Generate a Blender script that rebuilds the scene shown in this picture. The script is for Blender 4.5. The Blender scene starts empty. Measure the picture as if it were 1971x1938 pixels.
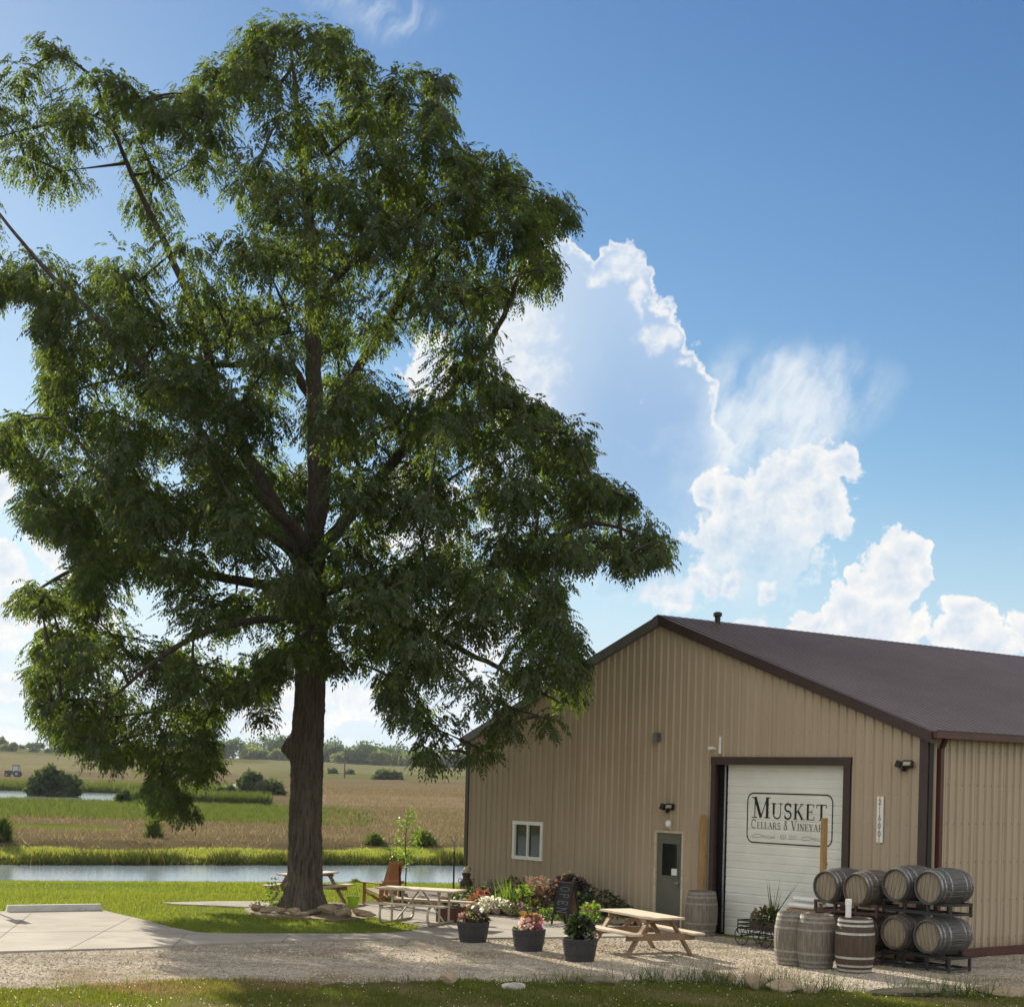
import bpy, bmesh, math, random
import numpy as np
from mathutils import Vector, Matrix, Euler
R = math.radians
rng = np.random.default_rng(7); random.seed(7)
scene = bpy.context.scene; COL = scene.collection

# ------------------------------------------------------------------ camera, sky, sun, exposure
F, H = 2980.0, 3.2                     # focal length in photo pixels, eye height above the yard
PX, PY, TH = 985.5, 1504.0, math.atan(.0245)
CT, ST = math.cos(TH), math.sin(TH)
cam = bpy.data.cameras.new("camera"); camo = bpy.data.objects.new("camera", cam); COL.objects.link(camo)
cam.sensor_width = 36; cam.lens = F / 1971 * 36; cam.shift_y = (PY - 969) / 1971
cam.clip_start = .1; cam.clip_end = 6000
camo.matrix_world = Matrix.Translation((0, 0, H)) @ (Matrix.Rotation(R(90), 4, 'X') @ Matrix.Rotation(TH, 4, 'Z'))
scene.camera = camo
SUN_AZ, SUN_EL = R(-30.2), R(24)       # azimuth from +Y towards +X
sv = Vector((math.sin(SUN_AZ) * math.cos(SUN_EL), math.cos(SUN_AZ) * math.cos(SUN_EL), math.sin(SUN_EL)))
sl = bpy.data.lights.new("sun", 'SUN'); sl.energy = 5.0; sl.angle = R(.5); sl.color = (1, .9, .74)
so = bpy.data.objects.new("sun", sl); COL.objects.link(so); so.rotation_euler = sv.to_track_quat('Z', 'Y').to_euler()
scene.view_settings.view_transform = 'Standard'; scene.view_settings.look = 'None'
scene.view_settings.exposure = 1.12; scene.view_settings.gamma = 1
scene.cycles.use_denoising = True
scene.cycles.max_bounces = 8; scene.cycles.diffuse_bounces = 4; scene.cycles.transmission_bounces = 6
scene.cycles.sample_clamp_indirect = 6; scene.cycles.caustics_reflective = False; scene.cycles.caustics_refractive = False

def ab(px, py):
    dx, dy = px - PX, py - PY
    return dx * CT + dy * ST, -dx * ST + dy * CT
def G(px, py, z=0.0):                  # photo pixel -> point on the plane at height z
    a, b = ab(px, py); Y = F * (H - z) / b
    return (a / F * Y, Y)
def P(px, py, Y):                      # photo pixel -> point at depth Y
    a, b = ab(px, py)
    return (a / F * Y, Y, H - b / F * Y)

class NT:                              # small node helper
    def __init__(s, tree): s.t = tree; s.n = tree.nodes; s.l = tree.links
    def put(s, v, sock):
        if isinstance(v, bpy.types.NodeSocket): s.l.new(v, sock)
        elif v is not None: sock.default_value = v
    def new(s, typ, out=0, ins=None, **kw):
        n = s.n.new(typ)
        for k, v in kw.items(): setattr(n, k, v)
        for k, v in (ins or {}).items(): s.put(v, n.inputs[k])
        return n.outputs[out]
    def m(s, op, a, b=None, c=None, clamp=False):
        n = s.n.new('ShaderNodeMath'); n.operation = op; n.use_clamp = clamp
        for i, v in enumerate((a, b, c)): s.put(v, n.inputs[i])
        return n.outputs[0]
    def v(s, op, a, b=None):
        n = s.n.new('ShaderNodeVectorMath'); n.operation = op
        for i, x in enumerate((a, b)): s.put(x, n.inputs[i])
        return n.outputs['Value'] if op in ('LENGTH', 'DOT_PRODUCT') else n.outputs[0]
    def sm(s, x, a, b):                # smoothstep
        n = s.n.new('ShaderNodeMapRange'); n.interpolation_type = 'SMOOTHSTEP'
        s.put(x, n.inputs[0]); n.inputs[1].default_value = a; n.inputs[2].default_value = b
        return n.outputs[0]
    def mix(s, f, a, b, blend='MIX'):
        n = s.n.new('ShaderNodeMix'); n.data_type = 'RGBA'; n.blend_type = blend
        s.put(f, n.inputs[0])
        for v_, i in ((a, 6), (b, 7)):
            s.put(v_ if isinstance(v_, bpy.types.NodeSocket) else (*v_[:3], 1), n.inputs[i])
        return n.outputs[2]
    def noise(s, vec, scale, detail=4, rough=.55, out=0, dist=0):
        return s.new('ShaderNodeTexNoise', out, {'Vector': vec, 'Scale': scale, 'Detail': detail, 'Roughness': rough, 'Distortion': dist})

w = bpy.data.worlds.new("World"); scene.world = w; w.use_nodes = True
def build_world():
    t = NT(w.node_tree); t.n.clear()
    sky = t.new('ShaderNodeTexSky', sky_type='NISHITA', sun_disc=False, sun_elevation=SUN_EL, sun_rotation=SUN_AZ,
                altitude=300, air_density=1.0, dust_density=.18, ozone_density=2.6)
    d = t.new('ShaderNodeTexCoord', 'Generated')
    sep = t.n.new('ShaderNodeSeparateXYZ'); t.l.new(d, sep.inputs[0])
    az = t.m('ARCTAN2', sep.outputs[0], sep.outputs[1]); el = t.m('ARCSINE', sep.outputs[2])
    p = t.new('ShaderNodeCombineXYZ', 0, {0: az, 1: el})
    def scl(vv, k):
        n = t.n.new('ShaderNodeVectorMath'); n.operation = 'SCALE'; t.put(vv, n.inputs[0]); n.inputs[3].default_value = k
        return n.outputs[0]
    # clear-air colour: the sky model with a camera-like contrast and soft shoulder
    x = scl(t.new('ShaderNodeGamma', 0, {'Color': scl(sky, 1 / 4.64), 'Gamma': 1.7}), .53)
    base = scl(t.v('DIVIDE', x, t.v('ADD', scl(x, .85), (1, 1, 1))), 1.36 / .1307)
    def noise(vec, scale, detail, rough=.58, out=0):
        return t.new('ShaderNodeTexNoise', out, {'Vector': vec, 'Scale': scale, 'Detail': detail, 'Roughness': rough}, noise_dimensions='2D')
    def wpos(x_, y_):
        a, b = ab(x_, y_); return (math.atan(a / F), math.atan(-b / F * math.cos(math.atan(a / F))))
    c1 = t.v('SUBTRACT', noise(p, 17, 4, out='Color'), (.5, .5, .5))
    pw = t.v('ADD', p, scl(c1, .034))
    vo = t.n.new('ShaderNodeTexVoronoi'); vo.voronoi_dimensions = '2D'; t.l.new(t.v('ADD', p, scl(c1, .02)), vo.inputs['Vector'])
    vo.inputs['Scale'].default_value = 48; vo.inputs['Detail'].default_value = 3; vo.inputs['Roughness'].default_value = .62; vo.normalize = True
    v2 = t.n.new('ShaderNodeTexVoronoi'); v2.voronoi_dimensions = '2D'; t.l.new(t.v('ADD', t.v('ADD', p, scl(c1, .02)), (-.0032, .0040, 0)), v2.inputs['Vector'])
    v2.inputs['Scale'].default_value = 48; v2.inputs['Detail'].default_value = 3; v2.inputs['Roughness'].default_value = .62; v2.normalize = True
    relief = t.m('SUBTRACT', v2.outputs['Distance'], vo.outputs['Distance'])  # sunward side of each billow, brightened in the cloud colour
    bil = t.m('SUBTRACT', .36, vo.outputs['Distance'])
    fine = t.m('SUBTRACT', noise(p, 60, 6, .62), .5)
    def field(blobs, src, k=.12):
        acc = None
        for cx, cy, rx, ry in blobs:
            u = wpos(cx, cy)
            q = t.v('MULTIPLY_ADD', src, (F / rx, F / ry, 0)); q.node.inputs[2].default_value = (-u[0] * F / rx, -u[1] * F / ry, 0)
            f = t.m('SUBTRACT', 1.0, t.v('LENGTH', q))
            acc = f if acc is None else t.new('ShaderNodeMath', 0, {0: acc, 1: f, 2: k}, operation='SMOOTH_MAX')
        return acc
    col = base
    def lay(alpha, cc):
        nonlocal col
        col = t.mix(alpha, col, cc)
    WH, GR, GR2 = (7.7, 7.5, 7.15), (3.7, 4.8, 6.4), (2.6, 3.9, 5.8)
    veil = t.m('MULTIPLY', t.sm(el, .21, .0), t.m('MULTIPLY_ADD', noise(t.v('MULTIPLY', p, (6, 30, 0)), 1, 4), .7, .45), clamp=True)
    lay(t.m('MULTIPLY', veil, .95), (4.7, 5.8, 6.9))
    rows = noise(t.v('ADD', t.v('MULTIPLY', p, (11, 40, 0)), scl(c1, .8)), 1, 6)
    ra = t.m('MULTIPLY', t.sm(rows, .43, .58), t.m('MULTIPLY', t.sm(el, .105, .03), t.sm(el, -.02, .012)))
    lay(t.m('MULTIPLY', ra, .85), t.mix(t.sm(rows, .48, .72), (5.4, 6.1, 6.9), (7.4, 7.4, 7.2)))
    def cumulus(blobs, soft=.10, lit=(.02, .42), fade=None, opa=1.0, gr=GR, wh=WH, bi=.9, fi=.6, k=.12, rel=.30):
        f = field(blobs, pw, k)
        f = t.m('ADD', t.m('MULTIPLY_ADD', bil, bi, f), t.m('MULTIPLY', fine, fi))
        a = t.sm(f, 0, soft)
        wgt = t.m('SUBTRACT', 1.0, t.sm(t.m('MULTIPLY_ADD', fine, .5, f), *lit))
        wgt = t.m('ADD', t.m('MULTIPLY_ADD', wgt, 1 - 1.6 * rel, .8 * rel), t.m('MULTIPLY', relief, 5.0 * rel), clamp=True)
        if fade: a = t.m('MULTIPLY', a, t.sm(el, wpos(985, fade[0])[1], wpos(985, fade[1])[1]))
        lay(t.m('MULTIPLY', a, opa), t.mix(wgt, gr, wh))
    tower = [(1095, 575, 105, 100), (1195, 560, 66, 80), (1165, 660, 135, 125), (1020, 650, 85, 85), (1262, 690, 58, 62), (1292, 770, 95, 100),
             (1110, 770, 170, 150), (1035, 740, 95, 100), (1210, 880, 200, 170), (1330, 860, 70, 95), (1240, 1010, 190, 150), (1065, 440, 36, 40), (1070, 930, 150, 150)]
    body = t.mix(t.sm(t.m('MULTIPLY_ADD', bil, .35, noise(pw, 10, 5)), .38, .66), GR2, (3.5, 4.7, 6.3))
    body = t.mix(t.sm(el, wpos(1200, 850)[1], wpos(1200, 520)[1]), body, (3.7, 4.85, 6.4))
    body = t.mix(t.sm(az, wpos(1200, 800)[0], wpos(960, 800)[0]), body, (5.0, 5.8, 6.8))
    cumulus(tower, soft=.10, lit=(.0, .26), fade=(1230, 830), opa=.90, gr=body, bi=.55, fi=.45, rel=.0)
    cumulus([(1000, 635, 60, 65), (990, 690, 50, 60), (1030, 745, 65, 70), (975, 600, 40, 30)], soft=.9, lit=(.2, 2.2), opa=.8, bi=1.4, fi=1.1)
    cumulus([(1212, 515, 40, 34), (1160, 528, 50, 22), (1264, 657, 46, 24), (1238, 570, 16, 50), (1320, 700, 22, 10)], soft=.9, lit=(.4, 2.2), opa=.85, bi=1.5, fi=1.0)
    rot = t.new('ShaderNodeVectorRotate', 0, {'Vector': t.v('ADD', p, scl(c1, .030)), 'Angle': R(-62)}, rotation_type='Z_AXIS')
    st = t.m('ADD', t.m('MULTIPLY', noise(t.v('MULTIPLY', rot, (8, 36, 0)), 1, 6, .62), .55), t.m('MULTIPLY', noise(pw, 20, 6, .6), .45))
    pl = field([(1440, 850, 100, 210), (1530, 810, 130, 170), (1615, 745, 120, 95), (1410, 790, 70, 120), (1500, 720, 90, 70)], pw, .3)
    lay(t.m('MULTIPLY', t.m('MULTIPLY', t.sm(pl, -.05, .7), t.sm(st, .30, .68)), .92), (6.5, 6.9, 7.2))
    cumulus([(1375, 955, 48, 48), (1430, 955, 55, 40), (1500, 935, 68, 55), (1565, 905, 62, 52), (1625, 895, 40, 44), (1590, 975, 56, 56), (1450, 1050, 130, 120)],
            soft=.25, lit=(.15, 1.0), fade=(1210, 960), opa=.95, bi=1.0, fi=1.1, gr=(4.3, 5.3, 6.5))
    cumulus([(1440, 1215, 75, 26), (1400, 1110, 36, 28), (1300, 1140, 70, 36), (1350, 1120, 36, 30), (1480, 1140, 26, 30)], soft=.6, lit=(.3, 1.4), opa=.85, bi=1.1, fi=1.1)
    cumulus([(1745, 1062, 44, 42), (1705, 1112, 64, 58), (1640, 1165, 62, 56), (1590, 1205, 58, 46), (1690, 1210, 92, 70), (1785, 1105, 24, 24),
             (1864, 1182, 46, 42), (1846, 1226, 46, 46), (1890, 1252, 56, 46), (1972, 1222, 44, 36), (2060, 1200, 80, 60)],
            soft=.16, lit=(.20, .95), opa=.97, bi=1.15, fi=.9, gr=(4.9, 5.6, 6.6))
    cumulus([(0, 930, 48, 60), (8, 1085, 42, 50), (120, 1060, 44, 60), (100, 1200, 110, 44), (0, 1180, 60, 60), (20, 1320, 90, 34), (560, 1290, 50, 60), (520, 1345, 80, 30), (700, 1360, 90, 30),
             (890, 1240, 90, 70), (960, 1180, 90, 60), (900, 1130, 70, 60), (800, 1000, 110, 90), (820, 700, 60, 60)],
            soft=.25, lit=(.25, 1.2), opa=.92, bi=1.1, fi=1.0, gr=(4.9, 5.7, 6.7))
    lay(t.m('MULTIPLY', t.sm(field([(735, 30, 130, 50), (655, 20, 70, 30)], pw, .3), 0, .9), t.m('MULTIPLY', t.sm(noise(t.v('MULTIPLY', rot, (14, 60, 0)), 1, 5, .65), .35, .7), .5)), (5.6, 6.2, 6.9))
    def bgnode(c): return t.new('ShaderNodeBackground', 0, {'Color': c, 'Strength': .060})
    # unseen cloud over the rest of the sky, brightened to add ambient fill
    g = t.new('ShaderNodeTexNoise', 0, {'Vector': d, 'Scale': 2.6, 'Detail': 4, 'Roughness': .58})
    fill_cloud = t.m('MULTIPLY', t.sm(g, .38, .55), t.m('MULTIPLY', t.sm(sep.outputs[1], .75, .35), t.sm(sep.outputs[2], .0, .08)))
    rest = t.mix(t.m('MULTIPLY', fill_cloud, .95), base, (11.6, 11.2, 10.6))
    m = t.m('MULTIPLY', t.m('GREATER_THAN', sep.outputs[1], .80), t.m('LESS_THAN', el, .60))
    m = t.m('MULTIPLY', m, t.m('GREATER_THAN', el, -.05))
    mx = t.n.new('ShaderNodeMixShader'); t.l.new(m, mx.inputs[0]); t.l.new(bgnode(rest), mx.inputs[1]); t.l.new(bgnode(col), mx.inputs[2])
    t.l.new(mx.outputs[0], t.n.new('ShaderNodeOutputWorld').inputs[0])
    w.cycles.sampling_method = 'MANUAL'; w.cycles.sample_map_resolution = 512
build_world()

# ------------------------------------------------------------------ scene-graph helpers
def tag(o, label=None, cat=None, group=None, kind=None):
    for k, v in (('label', label), ('category', cat), ('group', group), ('kind', kind)):
        if v: o[k] = v
    return o
def thing(name, label, cat, loc=(0, 0, 0), rz=0.0, group=None, rot=None):
    o = bpy.data.objects.new(name, None); COL.objects.link(o); o.empty_display_size = .2
    o.location = loc; o.rotation_euler = rot or (0, 0, rz)
    return tag(o, label, cat, group)
def copy_tree(o, parent=None):
    c = o.copy(); COL.objects.link(c)
    if parent: c.parent = parent
    for ch in list(o.children): copy_tree(ch, c)
    return c

class MB:                              # collects shapes and links them as one mesh
    def __init__(s): s.V = []; s.Fc = []; s.M = []; s.n = 0; s.cols = []
    def add(s, V, Fs, mi=0):
        V = np.asarray(V, float).reshape(-1, 3)
        s.V.append(V); s.Fc += [[i + s.n for i in f] for f in Fs]; s.M += [mi] * len(Fs); s.n += len(V)
        return s
    def box(s, c, d, rz=0, rot=None, mi=0):
        x, y, z = (k / 2 for k in d)
        V = np.array([(-x, -y, -z), (x, -y, -z), (x, y, -z), (-x, y, -z), (-x, -y, z), (x, -y, z), (x, y, z), (-x, y, z)])
        m = np.array((rot or Matrix.Rotation(rz, 3, 'Z')))
        return s.add(V @ m.T + np.array(c), [(0, 3, 2, 1), (4, 5, 6, 7), (0, 1, 5, 4), (1, 2, 6, 5), (2, 3, 7, 6), (3, 0, 4, 7)], mi)
    def bar(s, a, b, w_, h_, up=(0, 0, 1), mi=0):   # rectangular bar from a to b
        a, b = Vector(a), Vector(b); x = (b - a); L = x.length; x.normalize()
        y = Vector(up).cross(x)
        if y.length < 1e-4: y = Vector((0, 1, 0)).cross(x)
        y.normalize(); z = x.cross(y)
        return s.box((a + b) / 2, (L, w_, h_), rot=Matrix((x, y, z)).transposed(), mi=mi)
    def tube(s, pts, rad, n=8, mi=0, cap=True):
        pts = [Vector(p) for p in pts]; rad = [rad] * len(pts) if np.isscalar(rad) else rad
        V, Fs = [], []; up = None
        for i, p in enumerate(pts):
            t = (pts[min(i + 1, len(pts) - 1)] - pts[max(i - 1, 0)]).normalized()
            if up is None: up = Vector((1, 0, 0)) if abs(t.x) < .8 else Vector((0, 1, 0))
            u = (up - t * up.dot(t)).normalized(); up = u; v_ = t.cross(u)
            V += [p + (u * math.cos(2 * math.pi * k / n) + v_ * math.sin(2 * math.pi * k / n)) * rad[i] for k in range(n)]
        for i in range(len(pts) - 1):
            for k in range(n):
                k2 = (k + 1) % n; Fs.append((i * n + k, i * n + k2, (i + 1) * n + k2, (i + 1) * n + k))
        if cap: Fs += [tuple(range(n))[::-1], tuple((len(pts) - 1) * n + k for k in range(n))]
        return s.add([tuple(v) for v in V], Fs, mi)
    def lathe(s, prof, n=24, mi=0, o=(0, 0, 0), close=False):
        V, Fs = [], []
        for r, z in prof: V += [(o[0] + r * math.cos(2 * math.pi * k / n), o[1] + r * math.sin(2 * math.pi * k / n), o[2] + z) for k in range(n)]
        m = len(prof)
        for i in range(m if close else m - 1):
            j = (i + 1) % m
            for k in range(n):
                k2 = (k + 1) % n; Fs.append((i * n + k, i * n + k2, j * n + k2, j * n + k))
        return s.add(V, Fs, mi)
    def disc(s, r, z, n=24, mi=0, o=(0, 0, 0)):
        return s.add([(o[0] + r * math.cos(2 * math.pi * k / n), o[1] + r * math.sin(2 * math.pi * k / n), o[2] + z) for k in range(n)], [tuple(range(n))], mi)
    def build(s, name, mats, parent=None, smooth=False, loc=None):
        V = np.concatenate(s.V); me = bpy.data.meshes.new(name)
        me.from_pydata([tuple(v) for v in V], [], s.Fc)
        for m in (mats if isinstance(mats, (list, tuple)) else [mats]): me.materials.append(m)
        me.polygons.foreach_set('material_index', s.M)
        if smooth: me.polygons.foreach_set('use_smooth', [True] * len(me.polygons))
        me.update(); o = bpy.data.objects.new(name, me); COL.objects.link(o)
        if parent: o.parent = parent
        if loc: o.location = loc
        return o

def np_mesh(name, V, k, mat, parent=None, loc=None, mi=None, smooth=False):   # V: (n*k,3) loose k-gons
    V = np.ascontiguousarray(V, np.float32).reshape(-1, 3); nv = len(V); nf = nv // k
    me = bpy.data.meshes.new(name); me.vertices.add(nv); me.vertices.foreach_set('co', V.ravel())
    me.loops.add(nv); me.loops.foreach_set('vertex_index', np.arange(nv, dtype=np.int32))
    me.polygons.add(nf); me.polygons.foreach_set('loop_start', np.arange(0, nv, k, dtype=np.int32))
    for m in (mat if isinstance(mat, (list, tuple)) else [mat]): me.materials.append(m)
    if mi is not None: me.polygons.foreach_set('material_index', np.asarray(mi, np.int32))
    me.update(calc_edges=True); o = bpy.data.objects.new(name, me); COL.objects.link(o)
    if parent: o.parent = parent
    if loc is not None: o.location = loc
    return o
def nrm(a): return a / np.maximum(np.linalg.norm(a, axis=-1, keepdims=True), 1e-6)
def quads(Pb, D, L, Wd, r=rng, side=None, bend=0.0):   # leaf shapes: base, edge, tip, edge
    n = len(Pb); D = nrm(D); L = np.broadcast_to(L, n)[:, None]; Wd = np.broadcast_to(Wd, n)[:, None]
    S = nrm(np.cross(D, r.normal(size=(n, 3)))) if side is None else side
    mid = Pb + D * L * .45; tip = Pb + D * L + np.array([0, 0, -1.]) * L * bend
    return np.stack([Pb, mid + S * Wd / 2, tip, mid - S * Wd / 2], 1).reshape(-1, 3)
def ell(n, rx, ry, rz, r=rng, shell=.45):
    d = nrm(r.normal(size=(n, 3))); k = shell + (1 - shell) * r.random((n, 1)) ** .5
    return d * k * np.array([rx, ry, rz]), d
def blades(pts, h, wd, lean, r=rng):   # grass: one triangle each
    n = len(pts); a = r.random(n) * 2 * math.pi; hh = h * (.5 + r.random(n))
    s = np.stack([np.cos(a), np.sin(a), np.zeros(n)], 1) * (wd * (.6 + .8 * r.random(n)))[:, None]
    t = np.stack([r.normal(size=n) * lean, r.normal(size=n) * lean, np.ones(n)], 1) * hh[:, None]
    return np.stack([pts - s / 2, pts + s / 2, pts + t], 1).reshape(-1, 3)
def inpoly(x, y, poly):
    poly = np.asarray(poly); c = np.zeros(len(x), bool); j = len(poly) - 1
    for i in range(len(poly)):
        xi, yi, xj, yj = *poly[i][:2], *poly[j][:2]
        m = ((yi > y) != (yj > y)) & (x < (xj - xi) * (y - yi) / (yj - yi + 1e-12) + xi); c ^= m; j = i
    return c
def scatter(poly, dens, r=rng):
    p = np.asarray(poly)[:, :2]; lo, hi = p.min(0), p.max(0)
    n = int(dens * np.prod(hi - lo)); q = lo + r.random((n, 2)) * (hi - lo)
    return q[inpoly(q[:, 0], q[:, 1], p)]

# ------------------------------------------------------------------ materials
def mat(name, c, c2=None, rough=.7, scale=8.0, bump=0.0, bscale=40.0, stretch=(1, 1, 1), metal=0.0, spec=.4, c3=None, s3=1.5, k3=.5, coord='Object', lo=.35, hi=.68):
    m = bpy.data.materials.new(name); m.use_nodes = True; t = NT(m.node_tree)
    b = t.n['Principled BSDF']; b.inputs['Roughness'].default_value = rough; b.inputs['Metallic'].default_value = metal
    b.inputs['Specular IOR Level'].default_value = spec
    vec = t.v('MULTIPLY', t.new('ShaderNodeTexCoord', coord), stretch)
    col = (*c, 1)
    if c2: col = t.mix(t.sm(t.noise(vec, scale, 6, .6), lo, hi), c, c2)
    if c3: col = t.mix(t.m('MULTIPLY', t.sm(t.noise(vec, s3, 4, .6), .5, .7), k3), col if c2 else c, c3)
    t.put(col, b.inputs['Base Color'])
    if bump:
        t.l.new(t.new('ShaderNodeBump', 0, {'Height': t.noise(vec, bscale, 5, .6), 'Strength': bump, 'Distance': .02}), b.inputs['Normal'])
    return m
def leafmat(name, a, b_, tr=.45, tcol=None, gloss=.05, c3=None):
    m = bpy.data.materials.new(name); m.use_nodes = True; t = NT(m.node_tree); t.n.clear()
    ri = t.new('ShaderNodeNewGeometry', 'Random Per Island')
    col = t.mix(ri, a, b_)
    if c3: col = t.mix(t.sm(ri, .93, .97), col, c3)
    tc = t.mix(1.0, col, tcol or (1.6, 1.5, .7), 'MULTIPLY')
    d = t.new('ShaderNodeBsdfDiffuse', 0, {'Color': col}); x = t.new('ShaderNodeBsdfTranslucent', 0, {'Color': tc})
    mx = t.n.new('ShaderNodeMixShader'); mx.inputs[0].default_value = tr; t.l.new(d, mx.inputs[1]); t.l.new(x, mx.inputs[2])
    g = t.new('ShaderNodeBsdfGlossy', 0, {'Color': (1, 1, 1, 1), 'Roughness': .42})
    m2 = t.n.new('ShaderNodeMixShader'); m2.inputs[0].default_value = gloss; t.l.new(mx.outputs[0], m2.inputs[1]); t.l.new(g, m2.inputs[2])
    t.l.new(m2.outputs[0], t.n.new('ShaderNodeOutputMaterial').inputs[0])
    return m
M = {}
M['tan'] = mat('tan_siding', (.395, .318, .228), (.425, .345, .25), .5, 1.2, c3=(.33, .26, .18), s3=.5, k3=.35, stretch=(1, 1, .35))
def siding():
    m = M['tan']; t = NT(m.node_tree); b = t.n['Principled BSDF']; base = b.inputs['Base Color'].links[0].from_socket
    oc = t.new('ShaderNodeTexCoord', 'Object'); sp = t.n.new('ShaderNodeSeparateXYZ'); t.l.new(oc, sp.inputs[0])
    spl = t.sm(t.m('SUBTRACT', sp.outputs[2], t.m('MULTIPLY', t.noise(t.v('MULTIPLY', oc, (1.2, 1.2, .8)), 3, 6, .65), .75)), .08, -.28)
    stk = t.m('MULTIPLY', t.sm(t.noise(t.v('MULTIPLY', oc, (5, 5, .10)), 1, 6, .65), .52, .72), .30)
    lap = t.m('MULTIPLY', t.m('LESS_THAN', t.m('FRACT', t.m('DIVIDE', t.m('ADD', sp.outputs[0], sp.outputs[1]), .9144)), .014), .55)
    c = t.mix(t.m('MULTIPLY', spl, .6), base, (.20, .155, .105)); c = t.mix(stk, c, (.27, .21, .15)); c = t.mix(lap, c, (.14, .11, .08))
    t.l.new(c, b.inputs['Base Color'])
siding()
M['screw'] = mat('screw_heads', (.13, .10, .07), rough=.5)
M['trim'] = mat('brown_trim', (.047, .030, .028), (.058, .038, .035), .45, 3)
M['rake_lit'] = mat('sunlit_rake', (.14, .135, .13), (.11, .105, .10), .5, 3)  # paler trim copy: sunlit grey of the left rake put into its colour
M['gutter'] = mat('oxblood_gutter', (.085, .026, .022), (.06, .022, .02), .4, 3)
M['roof'] = mat('brown_roof_steel', (.115, .085, .080), (.135, .102, .096), .36, .8, spec=.6, c3=(.095, .07, .066), s3=.25)
M['galv'] = mat('galvanised', (.34, .35, .35), (.22, .23, .235), .38, 14, metal=.85)
M['white'] = mat('white_paint', (.78, .78, .74), (.70, .70, .66), .45, 3)
M['sect'] = mat('white_door_steel', (.74, .75, .70), (.68, .69, .645), .42, 1.3, c3=(.55, .54, .47), s3=.7, k3=.35)
M['lens'] = mat('lamp_lens', (.36, .34, .26), (.30, .29, .22), .3, 9)
M['black'] = mat('black_paint', (.012, .012, .013), rough=.5)
M['grey_ink'] = mat('grey_ink', (.12, .12, .12), rough=.6)
M['faint_ink'] = mat('faint_ink', (.34, .33, .30), rough=.6)
M['doorgrey'] = mat('grey_green_door', (.125, .128, .100), (.105, .108, .085), .5, 1.5)
M['glass'] = mat('dark_window_glass', (.012, .016, .014), (.02, .024, .02), .05, 3, spec=.7)
M['conc'] = mat('concrete', (.335, .31, .272), (.275, .255, .225), .95, .9, bump=.15, bscale=60, spec=.06, c3=(.235, .215, .185), s3=.5, k3=.8, coord='Object')
M['oak_grey'] = mat('weathered_oak', (.125, .110, .090), (.215, .192, .158), .8, 6, bump=.35, bscale=30, stretch=(6, 6, .6), c3=(.13, .095, .065), s3=2, k3=.6)
M['oak_dark'] = mat('dark_stained_oak', (.052, .036, .026), (.085, .06, .042), .6, 6, bump=.3, bscale=30, stretch=(6, 6, .6))
M['oak_blue'] = mat('dark_aged_oak', (.045, .045, .047), (.085, .083, .080), .5, 6, bump=.3, bscale=30, stretch=(6, 6, .6), spec=.6)
M['oak_brown'] = mat('brown_aged_oak', (.075, .058, .043), (.13, .105, .082), .6, 6, bump=.3, bscale=30, stretch=(6, 6, .6), c3=(.05, .02, .022), s3=1.2)
M['oak_head'] = mat('pale_barrel_head', (.285, .240, .175), (.21, .175, .125), .75, 5, bump=.3, bscale=25, stretch=(7, .8, 1), c3=(.16, .12, .085), s3=1.4, k3=.7)
M['hoop'] = mat('steel_hoop', (.30, .30, .29), (.17, .165, .155), .42, 18, metal=.75)
M['hoop_grey'] = mat('rusted_grey_hoop', (.27, .26, .235), (.19, .18, .16), .6, 18)
M['hoop_pale'] = mat('pale_zinc_hoop', (.48, .48, .44), (.36, .355, .33), .55, 18, metal=.3)
M['pine'] = mat('sawn_pine', (.52, .44, .33), (.45, .37, .27), .7, 5, bump=.2, bscale=25, stretch=(1, 8, 8), c3=(.38, .28, .17), s3=2)
M['pine_dk'] = mat('weathered_pine', (.27, .185, .115), (.20, .135, .085), .8, 5, bump=.3, bscale=25, stretch=(1, 8, 8))
M['cedar'] = mat('orange_cedar', (.36, .175, .065), (.27, .12, .045), .65, 5, bump=.2, bscale=25, stretch=(8, 8, 1))
M['post'] = mat('treated_post', (.40, .255, .10), (.28, .165, .06), .7, 3, bump=.2, bscale=20, stretch=(8, 8, 1))
M['tablemetal'] = mat('cream_steel_tube', (.42, .38, .30), (.36, .32, .25), .45, 6, metal=.2)
M['planter'] = mat('charcoal_staves', (.030, .030, .033), (.045, .045, .048), .6, 6, bump=.35, bscale=18, stretch=(9, 9, .5))
M['redwood'] = mat('red_brown_planter', (.115, .043, .028), (.085, .032, .022), .7, 5, stretch=(8, 8, 1), bump=.2)
M['soil'] = mat('soil', (.06, .043, .03), (.095, .07, .048), .95, 12, bump=.6)
M['mulch'] = mat('leafy_mulch', (.13, .095, .06), (.25, .19, .12), .95, 16, bump=.8, bscale=50)
M['rock'] = mat('tan_limestone', (.36, .285, .19), (.24, .185, .12), .9, 5, bump=.7, bscale=14, c3=(.46, .39, .29), s3=3)
M['rockw'] = mat('white_limestone', (.50, .49, .46), (.38, .36, .33), .9, 5, bump=.6, bscale=14)
M['rockg'] = mat('grey_mossy_rock', (.19, .165, .12), (.115, .11, .065), .9, 6, bump=.7, bscale=14)
M['bark'] = mat('furrowed_bark', (.125, .103, .082), (.056, .045, .036), .95, 7, bump=1.0, bscale=18, stretch=(3, 3, .35), c3=(.17, .145, .118), s3=4)
M['limb'] = mat('limb_bark', (.075, .06, .048), (.035, .028, .023), .95, 7, bump=.8, bscale=18, stretch=(3, 3, .6))
M['twig'] = mat('twig_bark', (.055, .042, .032), (.035, .028, .021), .9, 8)
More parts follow.
